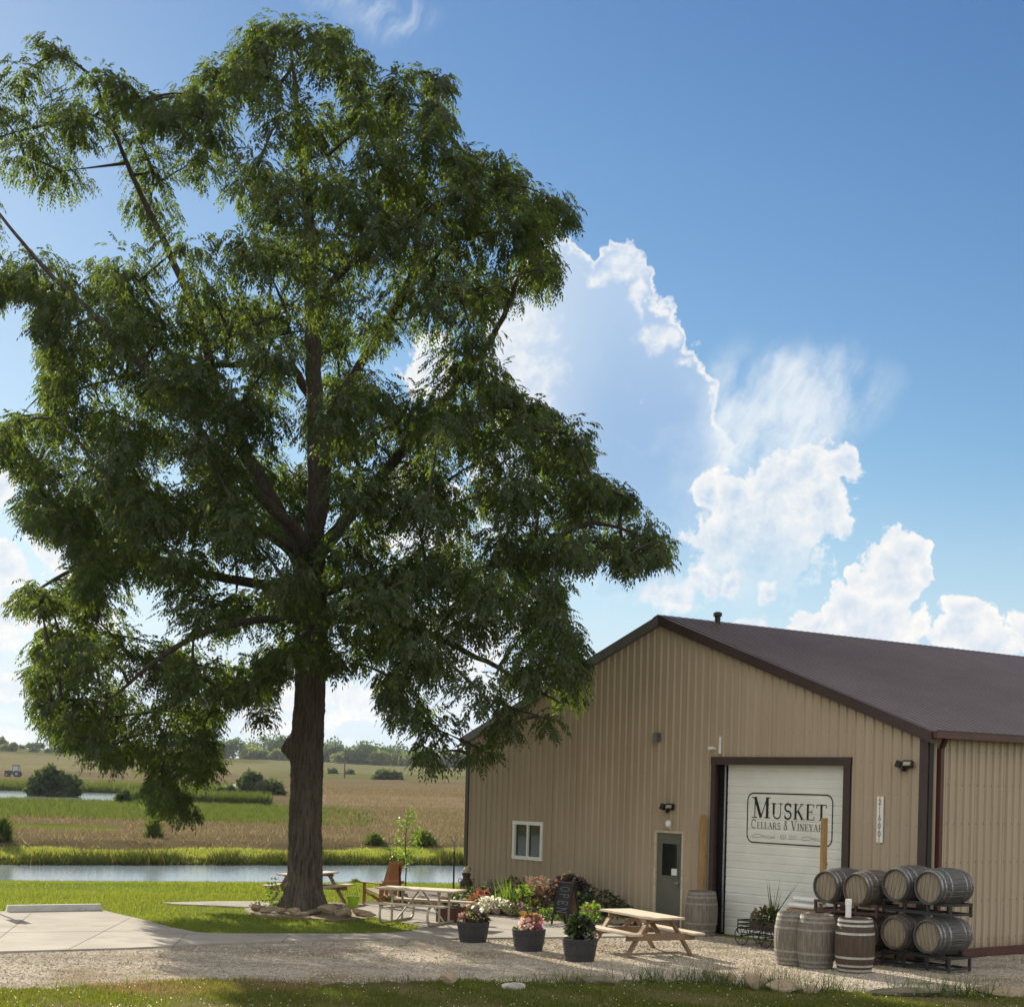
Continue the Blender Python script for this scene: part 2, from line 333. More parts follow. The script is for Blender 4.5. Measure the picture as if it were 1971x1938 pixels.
M['lime'] = mat('lime_plastic', (.28, .46, .025), (.25, .42, .02), .4, 3)
M['rackred'] = mat('oxide_rack_steel', (.075, .035, .032), (.05, .028, .027), .6, 9)
M['rackblk'] = mat('black_rack_steel', (.018, .022, .024), (.03, .033, .035), .5, 9)
M['iron'] = mat('dark_iron', (.02, .018, .017), (.035, .026, .02), .6, 12)
M['clay'] = mat('rusty_can', (.085, .058, .038), (.05, .036, .026), .75, 9, bump=.3)
M['cream'] = mat('cream_glaze', (.60, .53, .40), (.45, .38, .27), .6, 14)
M['urn'] = mat('dark_urn', (.05, .045, .032), (.08, .07, .045), .6, 14)
M['chalk'] = mat('slate_board', (.018, .021, .023), (.03, .034, .036), .8, 4)
M['chalkline'] = mat('chalk', (.20, .20, .20), (.13, .13, .13), .9, 40)
M['rust'] = mat('orange_rust', (.42, .13, .03), (.32, .09, .02), .7, 12)
M['canvas'] = mat('brown_board_back', (.20, .14, .085), (.16, .11, .07), .85, 6)
M['water'] = None
# foliage
M['leaf'] = leafmat('walnut_leaf', (.018, .037, .015), (.047, .068, .021), .55, (3.4, 3.0, 1.1), .02)
M['lawnleaf'] = leafmat('lawn_blade', (.110, .155, .032), (.195, .230, .068), .50, (1.5, 1.4, .5), .0, c3=(.17, .18, .06))
M['frontleaf'] = leafmat('front_blade', (.070, .100, .020), (.125, .155, .038), .48, (1.5, 1.4, .5), .0, c3=(.27, .22, .12))
M['bankgrass'] = leafmat('bank_grass', (.15, .20, .045), (.33, .34, .13), .5, (1.4, 1.4, .6), .0)
M['weed'] = leafmat('weed_blade', (.040, .075, .014), (.085, .125, .028), .45, (1.5, 1.4, .6), .03, c3=(.25, .20, .10))
M['dry'] = leafmat('dry_grass', (.20, .135, .060), (.31, .225, .115), .35, (1.3, 1.2, .9), .02)
M['stubble'] = leafmat('brown_stubble', (.13, .105, .058), (.27, .22, .13), .3, (1.2, 1.1, .9), .0)
M['bankweed'] = leafmat('bank_weed', (.020, .034, .010), (.060, .075, .022), .40, (1.5, 1.4, .6), .01, c3=(.20, .14, .07))
M['reed'] = leafmat('reed_blade', (.055, .085, .028), (.095, .120, .040), .45, (1.5, 1.4, .7), .0)
M['fartree'] = leafmat('far_tree_leaf', (.050, .085, .050), (.080, .120, .060), .42, (1.5, 1.5, .9), .02)
M['fartree2'] = leafmat('far_pale_leaf', (.095, .135, .045), (.140, .180, .065), .48, (1.5, 1.4, .8), .03)
M['bush'] = leafmat('bush_leaf', (.036, .062, .030), (.070, .10, .042), .45, (1.6, 1.5, .7), .02)
M['hosta'] = leafmat('bright_leaf', (.10, .19, .025), (.16, .25, .05), .5, (1.5, 1.4, .6), .05)
M['bedleaf'] = leafmat('bed_leaf', (.03, .06, .016), (.07, .11, .025), .45, (1.6, 1.5, .7), .05)
M['sage'] = leafmat('grey_leaf', (.20, .24, .16), (.30, .33, .22), .3, (1.1, 1.1, .9), .03)
M['purple'] = leafmat('dark_vine_leaf', (.022, .016, .022), (.045, .03, .035), .3, (1.4, .9, .9), .06)
M['plume'] = leafmat('plume', (.26, .17, .12), (.40, .28, .20), .45, (1.2, 1.1, .9), .02)
M['fwhite'] = leafmat('white_petal', (.74, .72, .60), (.80, .78, .70), .4, (1, 1, .9), .02)
M['fpink'] = leafmat('pink_petal', (.70, .20, .32), (.80, .45, .50), .4, (1.1, .9, .9), .02, c3=(.8, .8, .75))
M['fmag'] = leafmat('magenta_petal', (.34, .05, .22), (.48, .12, .34), .4, (1.1, .8, 1), .02)
M['fred'] = leafmat('red_leaf', (.22, .06, .05), (.32, .14, .08), .4, (1.2, .9, .8), .02)
M['fblush'] = leafmat('blush_petal', (.72, .45, .42), (.80, .68, .62), .4, (1.1, .9, .9), .02)
M['coleus'] = leafmat('bronze_leaf', (.14, .085, .035), (.23, .155, .06), .45, (1.4, 1.2, .7), .04)

def watermat():
    m = bpy.data.materials.new('pond_water'); m.use_nodes = True; t = NT(m.node_tree); b = t.n['Principled BSDF']
    b.inputs['Base Color'].default_value = (.20, .245, .29, 1); b.inputs['Roughness'].default_value = .09; b.inputs['IOR'].default_value = 1.33
    b.inputs['Specular IOR Level'].default_value = 1.0
    p = t.new('ShaderNodeNewGeometry', 'Position')
    h = t.m('ADD', t.noise(t.v('MULTIPLY', p, (1.6, 3.0, 1)), 1.6, 4, .6), t.m('MULTIPLY', t.noise(p, 11, 3, .6), .22))
    t.l.new(t.new('ShaderNodeBump', 0, {'Height': h, 'Strength': .13, 'Distance': .06}), b.inputs['Normal'])
    return m
M['water'] = watermat()

def groundmat():                       # earth, lawn and field colours come from the mesh's own zones, broken up by noise
    m = bpy.data.materials.new('ground'); m.use_nodes = True; t = NT(m.node_tree); b = t.n['Principled BSDF']
    b.inputs['Roughness'].default_value = 1.0; b.inputs['Specular IOR Level'].default_value = 0.0
    p = t.new('ShaderNodeNewGeometry', 'Position'); a = t.new('ShaderNodeAttribute', 'Color', attribute_name='zone')
    n1 = t.noise(t.v('MULTIPLY', p, (.35, .8, 1)), 1.0, 7, .65); n2 = t.noise(t.v('MULTIPLY', p, (.03, .11, .1)), 1, 6, .6); n3 = t.noise(p, 6, 5, .7)
    k = t.m('MULTIPLY', t.m('MULTIPLY_ADD', n1, 1.3, .38), t.m('MULTIPLY_ADD', n2, .9, .56))
    k = t.m('MULTIPLY', k, t.m('MULTIPLY_ADD', n3, .7, .65))
    cc = t.new('ShaderNodeCombineXYZ', 0, {0: k, 1: k, 2: k})
    t.l.new(t.mix(1.0, a, cc, 'MULTIPLY'), b.inputs['Base Color'])
    t.l.new(t.new('ShaderNodeBump', 0, {'Height': t.noise(p, 5, 6, .7), 'Strength': .7, 'Distance': .08}), b.inputs['Normal'])
    return m
M['ground'] = groundmat()
def gravelmat():
    m = bpy.data.materials.new('limestone_gravel'); m.use_nodes = True; t = NT(m.node_tree); b = t.n['Principled BSDF']
    b.inputs['Roughness'].default_value = 1.0; b.inputs['Specular IOR Level'].default_value = .0
    p = t.new('ShaderNodeNewGeometry', 'Position')
    vo = t.n.new('ShaderNodeTexVoronoi'); t.l.new(p, vo.inputs['Vector']); vo.inputs['Scale'].default_value = 26
    s = t.n.new('ShaderNodeSeparateXYZ'); t.l.new(vo.outputs['Color'], s.inputs[0])
    c = t.mix(s.outputs[0], (.235, .20, .16), (.50, .45, .37))
    c = t.mix(t.m('MULTIPLY', t.sm(t.noise(t.v('MULTIPLY', p, (.09, 1.1, 1)), 1.0, 5, .6), .48, .64), .55), c, (.20, .175, .145))    # wheel tracks
    c = t.mix(t.m('MULTIPLY', t.sm(t.noise(p, .55, 6, .65), .46, .66), .75), c, (.22, .165, .105))     # earthy patches
    c = t.mix(t.m('MULTIPLY', t.sm(t.noise(t.v('ADD', p, (31, 7, 0)), .8, 6, .7), .56, .68), .7), c, (.12, .14, .045))  # thin weeds
    t.l.new(c, b.inputs['Base Color'])
    h = t.m('ADD', t.m('MULTIPLY', vo.outputs['Distance'], -1.0), t.noise(p, 3, 4))
    t.l.new(t.new('ShaderNodeBump', 0, {'Height': h, 'Strength': 1.0, 'Distance': .03}), b.inputs['Normal'])
    return m
M['gravel'] = gravelmat()
M['stone'] = leafmat('gravel_stones', (.20, .17, .13), (.46, .42, .35), .0, (1, 1, 1), .01)

# ------------------------------------------------------------------ terrain and water
def yn(x): return 60.2 + .29 * np.clip(x, -45, 40)
def yf(x): return 74.2 + .44 * np.clip(x, -34, 40)
YT = [75, 100, 135, 190, 260, 400, 560, 750, 1000, 1500]
ZL = [0, .1, .5, .80, 1.3, 1.6, 6.0, 13.0, 13.5, 8]
ZR = [0, .05, .35, .9, 1.7, 3.4, 5.5, 9.5, 10, 6]
def zt(x, y):
    x = np.asarray(x, float); y = np.asarray(y, float)
    k = np.clip((x / np.maximum(y, 1) + .28) / .22, -.5, 1.15)
    z = np.interp(y, YT, ZL) * (1 - k) + np.interp(y, YT, ZR) * k
    z = np.where(y < 21, (21 - y) * .05, z); z = np.where(y < 0, 1.05, z)
    a, b = yn(x), yf(x)
    near = np.clip((y - (a - 12)) / 12, 0, 1); far = np.clip((b + 6 - y) / 6, 0, 1)
    dip = -.8 * near ** .8 * np.where(y > b, far ** .8, 1)
    z = z + np.where((y > a - 12) & (y < b + 6), dip, 0)
    z = np.where((y > a) & (y < b), z - .7 * np.minimum(1, np.minimum(y - a, b - y)), z)
    # second, farther pond
    m2 = np.clip(np.minimum(np.minimum((-.165 * y - x) / 4, (x + .40 * y) / 4), np.minimum((y - 140) / 3, (194 - y) / 3)), 0, 1)
    z = z * (1 - m2) + .2 * m2
    return z
def terrain():
    Y = np.concatenate([np.arange(-80, 17, 8.), np.arange(17, 58, .8), np.arange(58, 92, .55), np.arange(92, 250, 1.8), np.geomspace(250, 1500, 70)])
    xs = np.concatenate([np.arange(0, 30, .9), np.geomspace(30, 900, 70)]); X = np.concatenate([-xs[:0:-1], xs])
    XX, YY = np.meshgrid(X, Y); ZZ = zt(XX, YY); r = np.random.default_rng(3)
    nz = sum(np.sin(XX * a + YY * b + c) for a, b, c in r.normal(size=(7, 3)) * [.12, .16, 6]) / 4
    zz = ZZ + np.where(YY > 60, nz * .06 * np.clip((YY - 60) / 60, 0, 3), 0)
    C = np.zeros(XX.shape + (3,)); C[:] = (.12, .15, .034)
    def put(mask, c): C[mask] = c
    C[YY < 26] = (.12, .105, .05)
    nz2 = sum(np.sin(XX * a + YY * b + c) for a, b, c in r.normal(size=(9, 3)) * [.5, .35, 6]) / 5
    tt = XX / np.maximum(YY, 1); y2 = YY + (nz + .6 * nz2) * np.clip(YY * .022, .1, 6); d = y2 - yf(XX)
    put((y2 > 43) & (y2 < 70), (0.089, 0.123, 0.024)); put((yn(XX) - y2 < 5) & (d < 0), (0.089, 0.089, 0.030))
    put((YY > yn(XX)) & (d < 0), (0.025, 0.030, 0.017)); put(d > -.2, (0.043, 0.051, 0.017)); put(d > 1.6, (.26, .29, .07))
    put((YY > 60) & (d > 3.6 + .35 * nz2), (.098, .080, .046))
    put((y2 > 84) & (y2 < 90) & (tt < -.255), (0.075, 0.100, 0.016))
    put((y2 > 103) & (y2 < 142) & (tt + nz * .03 + nz2 * .04 < -.125), (0.037, 0.058, 0.015))
    put((y2 > 142) & (y2 < 205) & (tt + nz * .02 + nz2 * .02 < -.160), (0.025, 0.037, 0.013))
    put((y2 > 150) & (y2 < 200) & (tt > -.125), (0.155, 0.122, 0.087))
    put((y2 > 205) & (y2 < 440), (.105, .085, .050)); put((y2 > 380) & (tt > -.16), (0.083, 0.087, 0.035))
    put((y2 > 450) & (tt <= -.16), (.118, .108, .056)); put((y2 > 650) & (tt < -.16), (0.075, 0.077, 0.031)); put((y2 > 500) & (tt > -.16), (.105, .105, .052))
    n, mm = XX.shape; V = np.stack([XX, YY, zz], -1).reshape(-1, 3)
    i = np.arange((n - 1) * mm).reshape(n - 1, mm)[:, :-1].ravel(); Fs = np.stack([i, i + 1, i + 1 + mm, i + mm], 1)
    me = bpy.data.meshes.new('ground'); me.from_pydata(V.tolist(), [], Fs.tolist())
    at = me.color_attributes.new('zone', 'FLOAT_COLOR', 'POINT'); at.data.foreach_set('color', np.concatenate([C.reshape(-1, 3), np.ones((n * mm, 1))], 1).ravel())
    me.materials.append(M['ground']); me.polygons.foreach_set('use_smooth', [True] * len(me.polygons))
    o = bpy.data.objects.new('ground', me); COL.objects.link(o); tag(o, kind='structure')
terrain()
def sheet(name, poly, z, m, thick=0.0):
    bm = bmesh.new(); vs = [bm.verts.new((x, y, z)) for x, y in poly]; f = bm.faces.new(vs)
    if f.normal.z < 0 or (bm.normal_update() or f.normal.z < 0): f.normal_flip()
    if thick:
        ex = bmesh.ops.extrude_edge_only(bm, edges=list(bm.edges))
        for e in ex['geom']:
            if isinstance(e, bmesh.types.BMVert): e.co.z -= thick
    bmesh.ops.triangulate(bm, faces=[f for f in bm.faces if len(f.verts) > 4])
    me = bpy.data.meshes.new(name); bm.to_mesh(me); bm.free(); me.materials.append(m)
    o = bpy.data.objects.new(name, me); COL.objects.link(o); return tag(o, kind='structure')
xs = np.linspace(-75, 55, 60)
sheet('water', [(x, yn(x) - .4) for x in xs] + [(x, yf(x) + .4) for x in xs[::-1]], -.8, M['water'])
sheet('far_water', [(-56, 140), (-23.5, 140), (-32.5, 195), (-78, 195)], .55, M['water'])

FR = [(-150, 1842), (0, 1834), (249, 1827), (430, 1818), (556, 1813), (682, 1810), (878, 1808), (1221, 1804), (1365, 1799)]
BK = [(1313, 1789), (1100, 1761), (893, 1735), (860, 1740), (720, 1743), (650, 1739), (500, 1736), (400, 1736.5), (312, 1739)]
ISL = [(330, 1741.5), (420, 1745), (520, 1750), (640, 1752), (690, 1756), (735, 1771), (790, 1780), (818, 1787), (790, 1794), (760, 1797), (700, 1799), (430, 1799), (380, 1797), (330, 1787), (290, 1776), (240, 1764), (200, 1754), (194, 1750)]
conc = [G(*p) for p in FR + BK + ISL + [(0, 1756), (-150, 1762)]]
sheet('concrete_pad', conc, .035, M['conc'], .06)
def joints():                          # saw-cut control joints
    b = MB()
    for p, q in (((60, 1757), (-40, 1835)), ((120, 1832), (250, 1766)), ((360, 1795), (330, 1823)), ((-150, 1795), (330, 1790)), ((556, 1800), (540, 1814)), ((760, 1798), (720, 1809)), ((690, 1757), (880, 1775)), ((880, 1775), (1060, 1800)), ((950, 1768), (900, 1808))):
        a, c = G(*p, .039), G(*q, .039); b.bar((*a, .0355), (*c, .0355), .013, .004)
    tag(b.build('joint_lines', mat('saw_cut', (.16, .145, .12), rough=1, spec=0)), kind='structure')
joints()
GRT = [(x, y) for x, y in FR] + [(1420, 1806), (1560, 1822), (1760, 1849), (1900, 1838), (2150, 1815)]
GRB = [(2150, 1925), (1971, 1916), (1850, 1915), (1700, 1909), (1560, 1907), (1450, 1900), (1350, 1890), (1200, 1888), (1050, 1893), (900, 1886), (760, 1890), (620, 1893), (480, 1886), (330, 1889), (200, 1897), (80, 1902), (-150, 1908)]
def wob(pts, k):
    out = []
    for (x0, y0), (x1, y1) in zip(pts[:-1], pts[1:]):
        n = max(2, int(abs(x1 - x0) / 12))
        out += [(x0 + (x1 - x0) * i / n, y0 + (y1 - y0) * i / n + (random.gauss(0, k))) for i in range(n)]
    return out + [pts[-1]]
gravel_poly = [G(*p) for p in GRT] + [G(*p) for p in wob(GRB, 2.2)]
sheet('gravel_yard', gravel_poly, .004, M['gravel'])
def stones():
    q = scatter(gravel_poly, 120); n = len(q); s = .011 + .018 * rng.random(n) ** 2
    base = np.array([(1, 0, 0), (0, 1, 0), (-1, 0, 0), (0, -1, 0), (0, 0, .8)])
    tri = [(0, 1, 4), (1, 2, 4), (2, 3, 4), (3, 0, 4)]
    ang = rng.random(n) * 6.28; c, s_ = np.cos(ang), np.sin(ang)
    B = base[None] * s[:, None, None] * (0.6 + .8 * rng.random((n, 5, 1)))
    V = np.stack([B[..., 0] * c[:, None] - B[..., 1] * s_[:, None], B[..., 0] * s_[:, None] + B[..., 1] * c[:, None], B[..., 2]], -1)
    V += np.concatenate([q, np.full((n, 1), .004)], 1)[:, None]
    o = np_mesh('gravel_stones', V[:, tri].reshape(-1, 3), 3, M['stone']); tag(o, 'loose pale limestone gravel strewn over the yard', 'gravel', kind='stuff')
stones()

# ------------------------------------------------------------------ the metal building
BL = Vector((-1.202, 41.246, 0)); BA = math.atan2(-.797145, .603788); BW, BLEN = 15.0, 30.0
EAVE, PEAK = 4.27, 6.93
DW, DI = Vector((.603788, -.797145, 0)), Vector((.797145, .603788, 0))
def WP(s, out, z): return tuple(BL + DW * s - DI * out + Vector((0, 0, z)))   # point on the front wall, out metres proud of it
bld = thing('metal_building', 'tan ribbed steel building with brown roof, roll-up door and lettered logo', 'building', BL, BA)
def rake(s): return EAVE + (PEAK - EAVE) * (1 - abs(s - BW / 2) / (BW / 2))
def ribs(L, per=.2286, h=.042):
    pts = []; k = 0
    while k * per < L:
        x = k * per
        for dx, o in ((0, 0), (per * .36, .0), (per * .40, .006), (per * .46, .006), (per * .5, 0), (per - .062, 0), (per - .042, h), (per - .020, h)):
            if x + dx < L: pts.append((x + dx, o))
        k += 1
    return pts + [(L, 0)]
HOLES = [(2.14, 3.37, 1.24, 2.21), (7.47, 8.42, 0, 2.18), (9.25, 13.16, 0, 3.85)]
def front_wall():
    pr = ribs(BW); xs_ = [p[0] for p in pr]; os_ = [p[1] for p in pr]
    cuts = sorted(set(xs_ + [h[0] for h in HOLES] + [h[1] for h in HOLES] + [BW / 2])); b = MB()
    for a, c in zip(cuts[:-1], cuts[1:]):
        if c - a < 1e-6: continue
        oa, oc = np.interp(a, xs_, os_), np.interp(c, xs_, os_); mid = (a + c) / 2
        iv = [(0.0, None)]
        for h in HOLES:
            if h[0] < mid < h[1]: iv = [(h[3], None)] + ([(0.0, h[2])] if h[2] > 0 else [])
        for z0, z1 in iv:
            b.add([(a, -oa, z0), (c, -oc, z0), (c, -oc, rake(c) if z1 is None else z1), (a, -oa, rake(a) if z1 is None else z1)], [(0, 1, 2, 3)])
    for k in range(int(BW / .2286)):   # screw rows
        s = k * .2286 + .2286 - .075
        for z in (.15, .75, 1.35, 1.95, 2.55, 3.15, 3.75, 4.35, 4.95, 5.55, 6.15):
            if z > rake(s) - .15 or any(h[0] - .05 < s < h[1] + .05 and h[2] - .05 < z < h[3] + .05 for h in HOLES): continue
            b.box((s, -.004, z), (.018, .008, .018), mi=1)
    return b
front_wall().build('front_wall', [M['tan'], M['screw']], bld)
def side_wall():
    b = MB(); pr = ribs(BLEN)
    for (a, oa), (c, oc) in zip(pr[:-1], pr[1:]):
        b.add([(BW + oa, a, 0), (BW + oc, c, 0), (BW + oc, c, EAVE), (BW + oa, a, EAVE)], [(0, 1, 2, 3)])
    for k in range(60):
        for z in (.35, 1.1, 1.85, 2.6, 3.35, 4.0): b.box((BW + .004, k * .2286 + .15, z), (.008, .018, .018), mi=1)
    return b
side_wall().build('side_wall', [M['tan'], M['screw']], bld)
MB().add([(0, BLEN, 0), (0, 0, 0), (0, 0, EAVE), (0, BLEN, EAVE)], [(0, 1, 2, 3)]).build('end_wall', M['tan'], bld)
MB().add([(BW, BLEN, 0), (0, BLEN, 0), (0, BLEN, EAVE), (BW / 2, BLEN, PEAK), (BW, BLEN, EAVE)], [(0, 1, 2, 3, 4)]).build('rear_wall', M['tan'], bld)
def roof():
    b = MB(); OH = .16; FO = .10; sl_ = (PEAK - EAVE) / (BW / 2); th = .10
    pr = [(k * .2286 + dx, o) for k in range(int((BLEN + 2 * FO) / .2286)) for dx, o in ((0, 0), (.128, 0), (.146, .052), (.192, .052), (.210, 0))]
    for sg in (1, -1):
        xe, ze = BW / 2 + sg * (BW / 2 + OH), EAVE - sl_ * OH
        for (a, oa), (c, oc) in zip(pr[:-1], pr[1:]):
            a -= FO; c -= FO
            b.add([(BW / 2, a, PEAK + th + oa), (xe, a, ze + th + oa), (xe, c, ze + th + oc), (BW / 2, c, PEAK + th + oc)], [(0, 1, 2, 3)])
        b.add([(BW / 2, -FO, PEAK + .02), (xe, -FO, ze + .02), (xe, BLEN, ze + .02), (BW / 2, BLEN, PEAK + .02)], [(0, 3, 2, 1)])
    return b, xe, ze
rb, _, _ = roof(); roofo = rb.build('roof', M['roof'], bld)
def slope_bar(b, s0, z0, s1, z1, y, hgt, dep):
    b.add([(s0, y, z0 - hgt), (s1, y, z1 - hgt), (s1, y, z1), (s0, y, z0), (s0, y + dep, z0 - hgt), (s1, y + dep, z1 - hgt), (s1, y + dep, z1), (s0, y + dep, z0)],
          [(0, 1, 2, 3), (4, 7, 6, 5), (0, 4, 5, 1), (3, 2, 6, 7), (0, 3, 7, 4), (1, 5, 6, 2)])
sl_ = (PEAK - EAVE) / (BW / 2)
for sg in (1, -1):
    b = MB(); xe = BW / 2 + sg * (BW / 2 + .17); slope_bar(b, BW / 2, PEAK + .125, xe, EAVE - sl_ * .17 + .125, -.135, .22, .11); b.build('rake_trim', M['trim' if sg > 0 else 'rake_lit'], bld)
b = MB(); b.add([(BW / 2 - .18, -.14, PEAK + .075), (BW / 2, -.14, PEAK + .145), (BW / 2 + .18, -.14, PEAK + .075), (BW / 2 - .18, BLEN, PEAK + .075), (BW / 2, BLEN, PEAK + .145), (BW / 2 + .18, BLEN, PEAK + .075)], [(0, 3, 4, 1), (1, 4, 5, 2)])
b.build('ridge_cap', M['trim'], bld)
b = MB(); b.lathe([(.07, -.2), (.07, .15), (.105, .16), (.105, .235), (.06, .26), (0, .265)], 16); b.build('vent_pipe', M['iron'], roofo, loc=(BW / 2 + .16, 1.6, PEAK + .08))
MB().box((.07, -.02, EAVE / 2), (.14, .05, EAVE)).build('corner_trim', M['trim'], bld)
MB().box((BW - .07, -.02, EAVE / 2 - .03), (.18, .055, EAVE - .06)).build('corner_trim', M['trim'], bld)
MB().box((BW + .02, .06, EAVE / 2 - .03), (.045, .12, EAVE - .06)).build('corner_trim', M['black'], bld)  # black strip for the dark gap before the downspout
b = MB(); b.box((BW + .22, BLEN / 2 - .05, EAVE + .01), (.13, BLEN + .1, .13)); b.box((BW + .287, BLEN / 2 - .05, EAVE + .085), (.02, BLEN + .1, .02), mi=1); b.build('gutter', [M['gutter'], M['trim']], bld)
b = MB(); b.bar((BW + .17, .30, EAVE - .05), (BW + .075, .30, EAVE - .25), .09, .07); b.box((BW + .07, .30, (EAVE - .25) / 2 + .05), (.085, .10, EAVE - .35)); b.bar((BW + .07, .30, .12), (BW + .35, .22, .07), .085, .085); b.build('downspout', M['gutter'], bld)
MB().box((BW + .05, 2.4, .10), (.08, 4.0, .16)).build('base_trim', M['gutter'], bld)
# sliding window
wn = MB(); x0, x1, z0, z1 = 2.14, 3.37, 1.24, 2.21
for c, d in ((((x0 + x1) / 2, -.03, z1 - .045), (x1 - x0 + .02, .07, .09)), (((x0 + x1) / 2, -.03, z0 + .045), (x1 - x0 + .02, .07, .09)), ((x0 + .045, -.03, (z0 + z1) / 2), (.09, .068, z1 - z0 - .18)), ((x1 - .045, -.03, (z0 + z1) / 2), (.09, .068, z1 - z0 - .18)), ((x0 + .60, -.022, (z0 + z1) / 2), (.055, .05, z1 - z0 - .18))): wn.box(c, d)
wo = wn.build('window', M['white'], bld)
MB().box((x0 + .33, .005, (z0 + z1) / 2), (.49, .01, z1 - z0 - .17)).build('pane', M['glass'], wo)
MB().box((x0 + .88, .012, (z0 + z1) / 2), (.51, .01, z1 - z0 - .17)).build('pane', M['glass'], wo)
# entry door
dr = MB(); d0, d1, dz = 7.47, 8.42, 2.18
dr.box(((d0 + d1) / 2, .03, 1.07), (d1 - d0 - .10, .05, 2.12)); dro = dr.build('entry_door', M['doorgrey'], bld)
b = MB()
for c, d in ((((d0 + d1) / 2, -.01, dz - .025), (d1 - d0, .07, .05)), ((d0 + .025, -.01, dz / 2 - .025), (.05, .068, dz - .05)), ((d1 - .025, -.01, dz / 2 - .025), (.05, .068, dz - .05))): b.box(c, d)
b.build('door_frame', M['cream'], dro)
b = MB(); b.box(((d0 + d1) / 2 + .01, .0, 1.53), (.50, .012, .72)); b.build('door_window', M['glass'], dro)
b = MB()
for c, d in ((((d0 + d1) / 2 + .01, -.002, 1.905), (.56, .02, .035)), (((d0 + d1) / 2 + .01, -.002, 1.155), (.56, .02, .035)), (((d0 + d1) / 2 - .255, -.002, 1.53), (.035, .018, .715)), (((d0 + d1) / 2 + .275, -.002, 1.53), (.035, .018, .715))): b.box(c, d)
b.build('window_frame', M['doorgrey'], dro)
b = MB(); b.box((d1 - .30, -.004, 1.26), (.20, .006, .15)); b.build('paper_notice', M['white'], dro)
b = MB(); b.lathe([(.0, 0), (.035, 0), (.035, .012), (.016, .015), (.016, .045), (.032, .055), (.03, .08), (0, .085)], 12); b.box((-.10, 0, .03), (.11, .022, .018))
ho = b.build('door_handle', M['galv'], dro, loc=(d1 - .13, .0, 1.02)); ho.rotation_euler = (R(90), 0, 0)
# sectional roll-up door set back in a brown jamb
g0, g1, gz = 9.25, 13.16, 3.85
b = MB(); b.box(((g0 + g1) / 2, -.02, gz - .085), (g1 - g0 + .02, .07, .17)); b.box((g0 + .06, -.018, gz / 2 - .085), (.12, .066, gz - .17)); b.box((g1 - .09, -.018, gz / 2 - .085), (.17, .066, gz - .17))
b.box((g0 + .02, .20, gz / 2), (.04, .36, gz)); b.box((g1 - .02, .20, gz / 2), (.04, .36, gz)); b.box(((g0 + g1) / 2, .20, gz - .02), (g1 - g0 - .08, .36, .04)); b.build('door_jamb', M['trim'], bld)
MB().box((g0 + .18, .16, gz / 2 - .1), (.26, .03, gz - .2)).build('reveal_strip', M['black'], bld)  # black strip for the dark reveal beside the door
b = MB(); b.tube([(g0 + .30, .10, .05), (g0 + .30, .10, gz - .12)], .022, 8); b.build('door_track', M['galv'], bld)
def sectional():
    b = MB(); z = 0.0; prof = []
    while z < 3.75:                    # one section 0.535 m: joint, two stiffening steps
        prof += [(z, .012), (z + .012, 0), (z + .15, 0), (z + .165, .008), (z + .185, .008), (z + .20, 0), (z + .345, 0), (z + .36, .008), (z + .38, .008), (z + .395, 0), (z + .523, 0)]
        z += .535
    prof = [(q, o) for q, o in prof if q < 3.80]
    for (za, oa), (zb, ob) in zip(prof[:-1], prof[1:]): b.add([(9.58, .15 + oa, za), (13.0, .15 + ob * 0 + oa, za), (13.0, .15 + ob, zb), (9.58, .15 + ob, zb)], [(0, 1, 2, 3)])
    return b
gd = sectional().build('roll_up_door', M['sect'], bld)

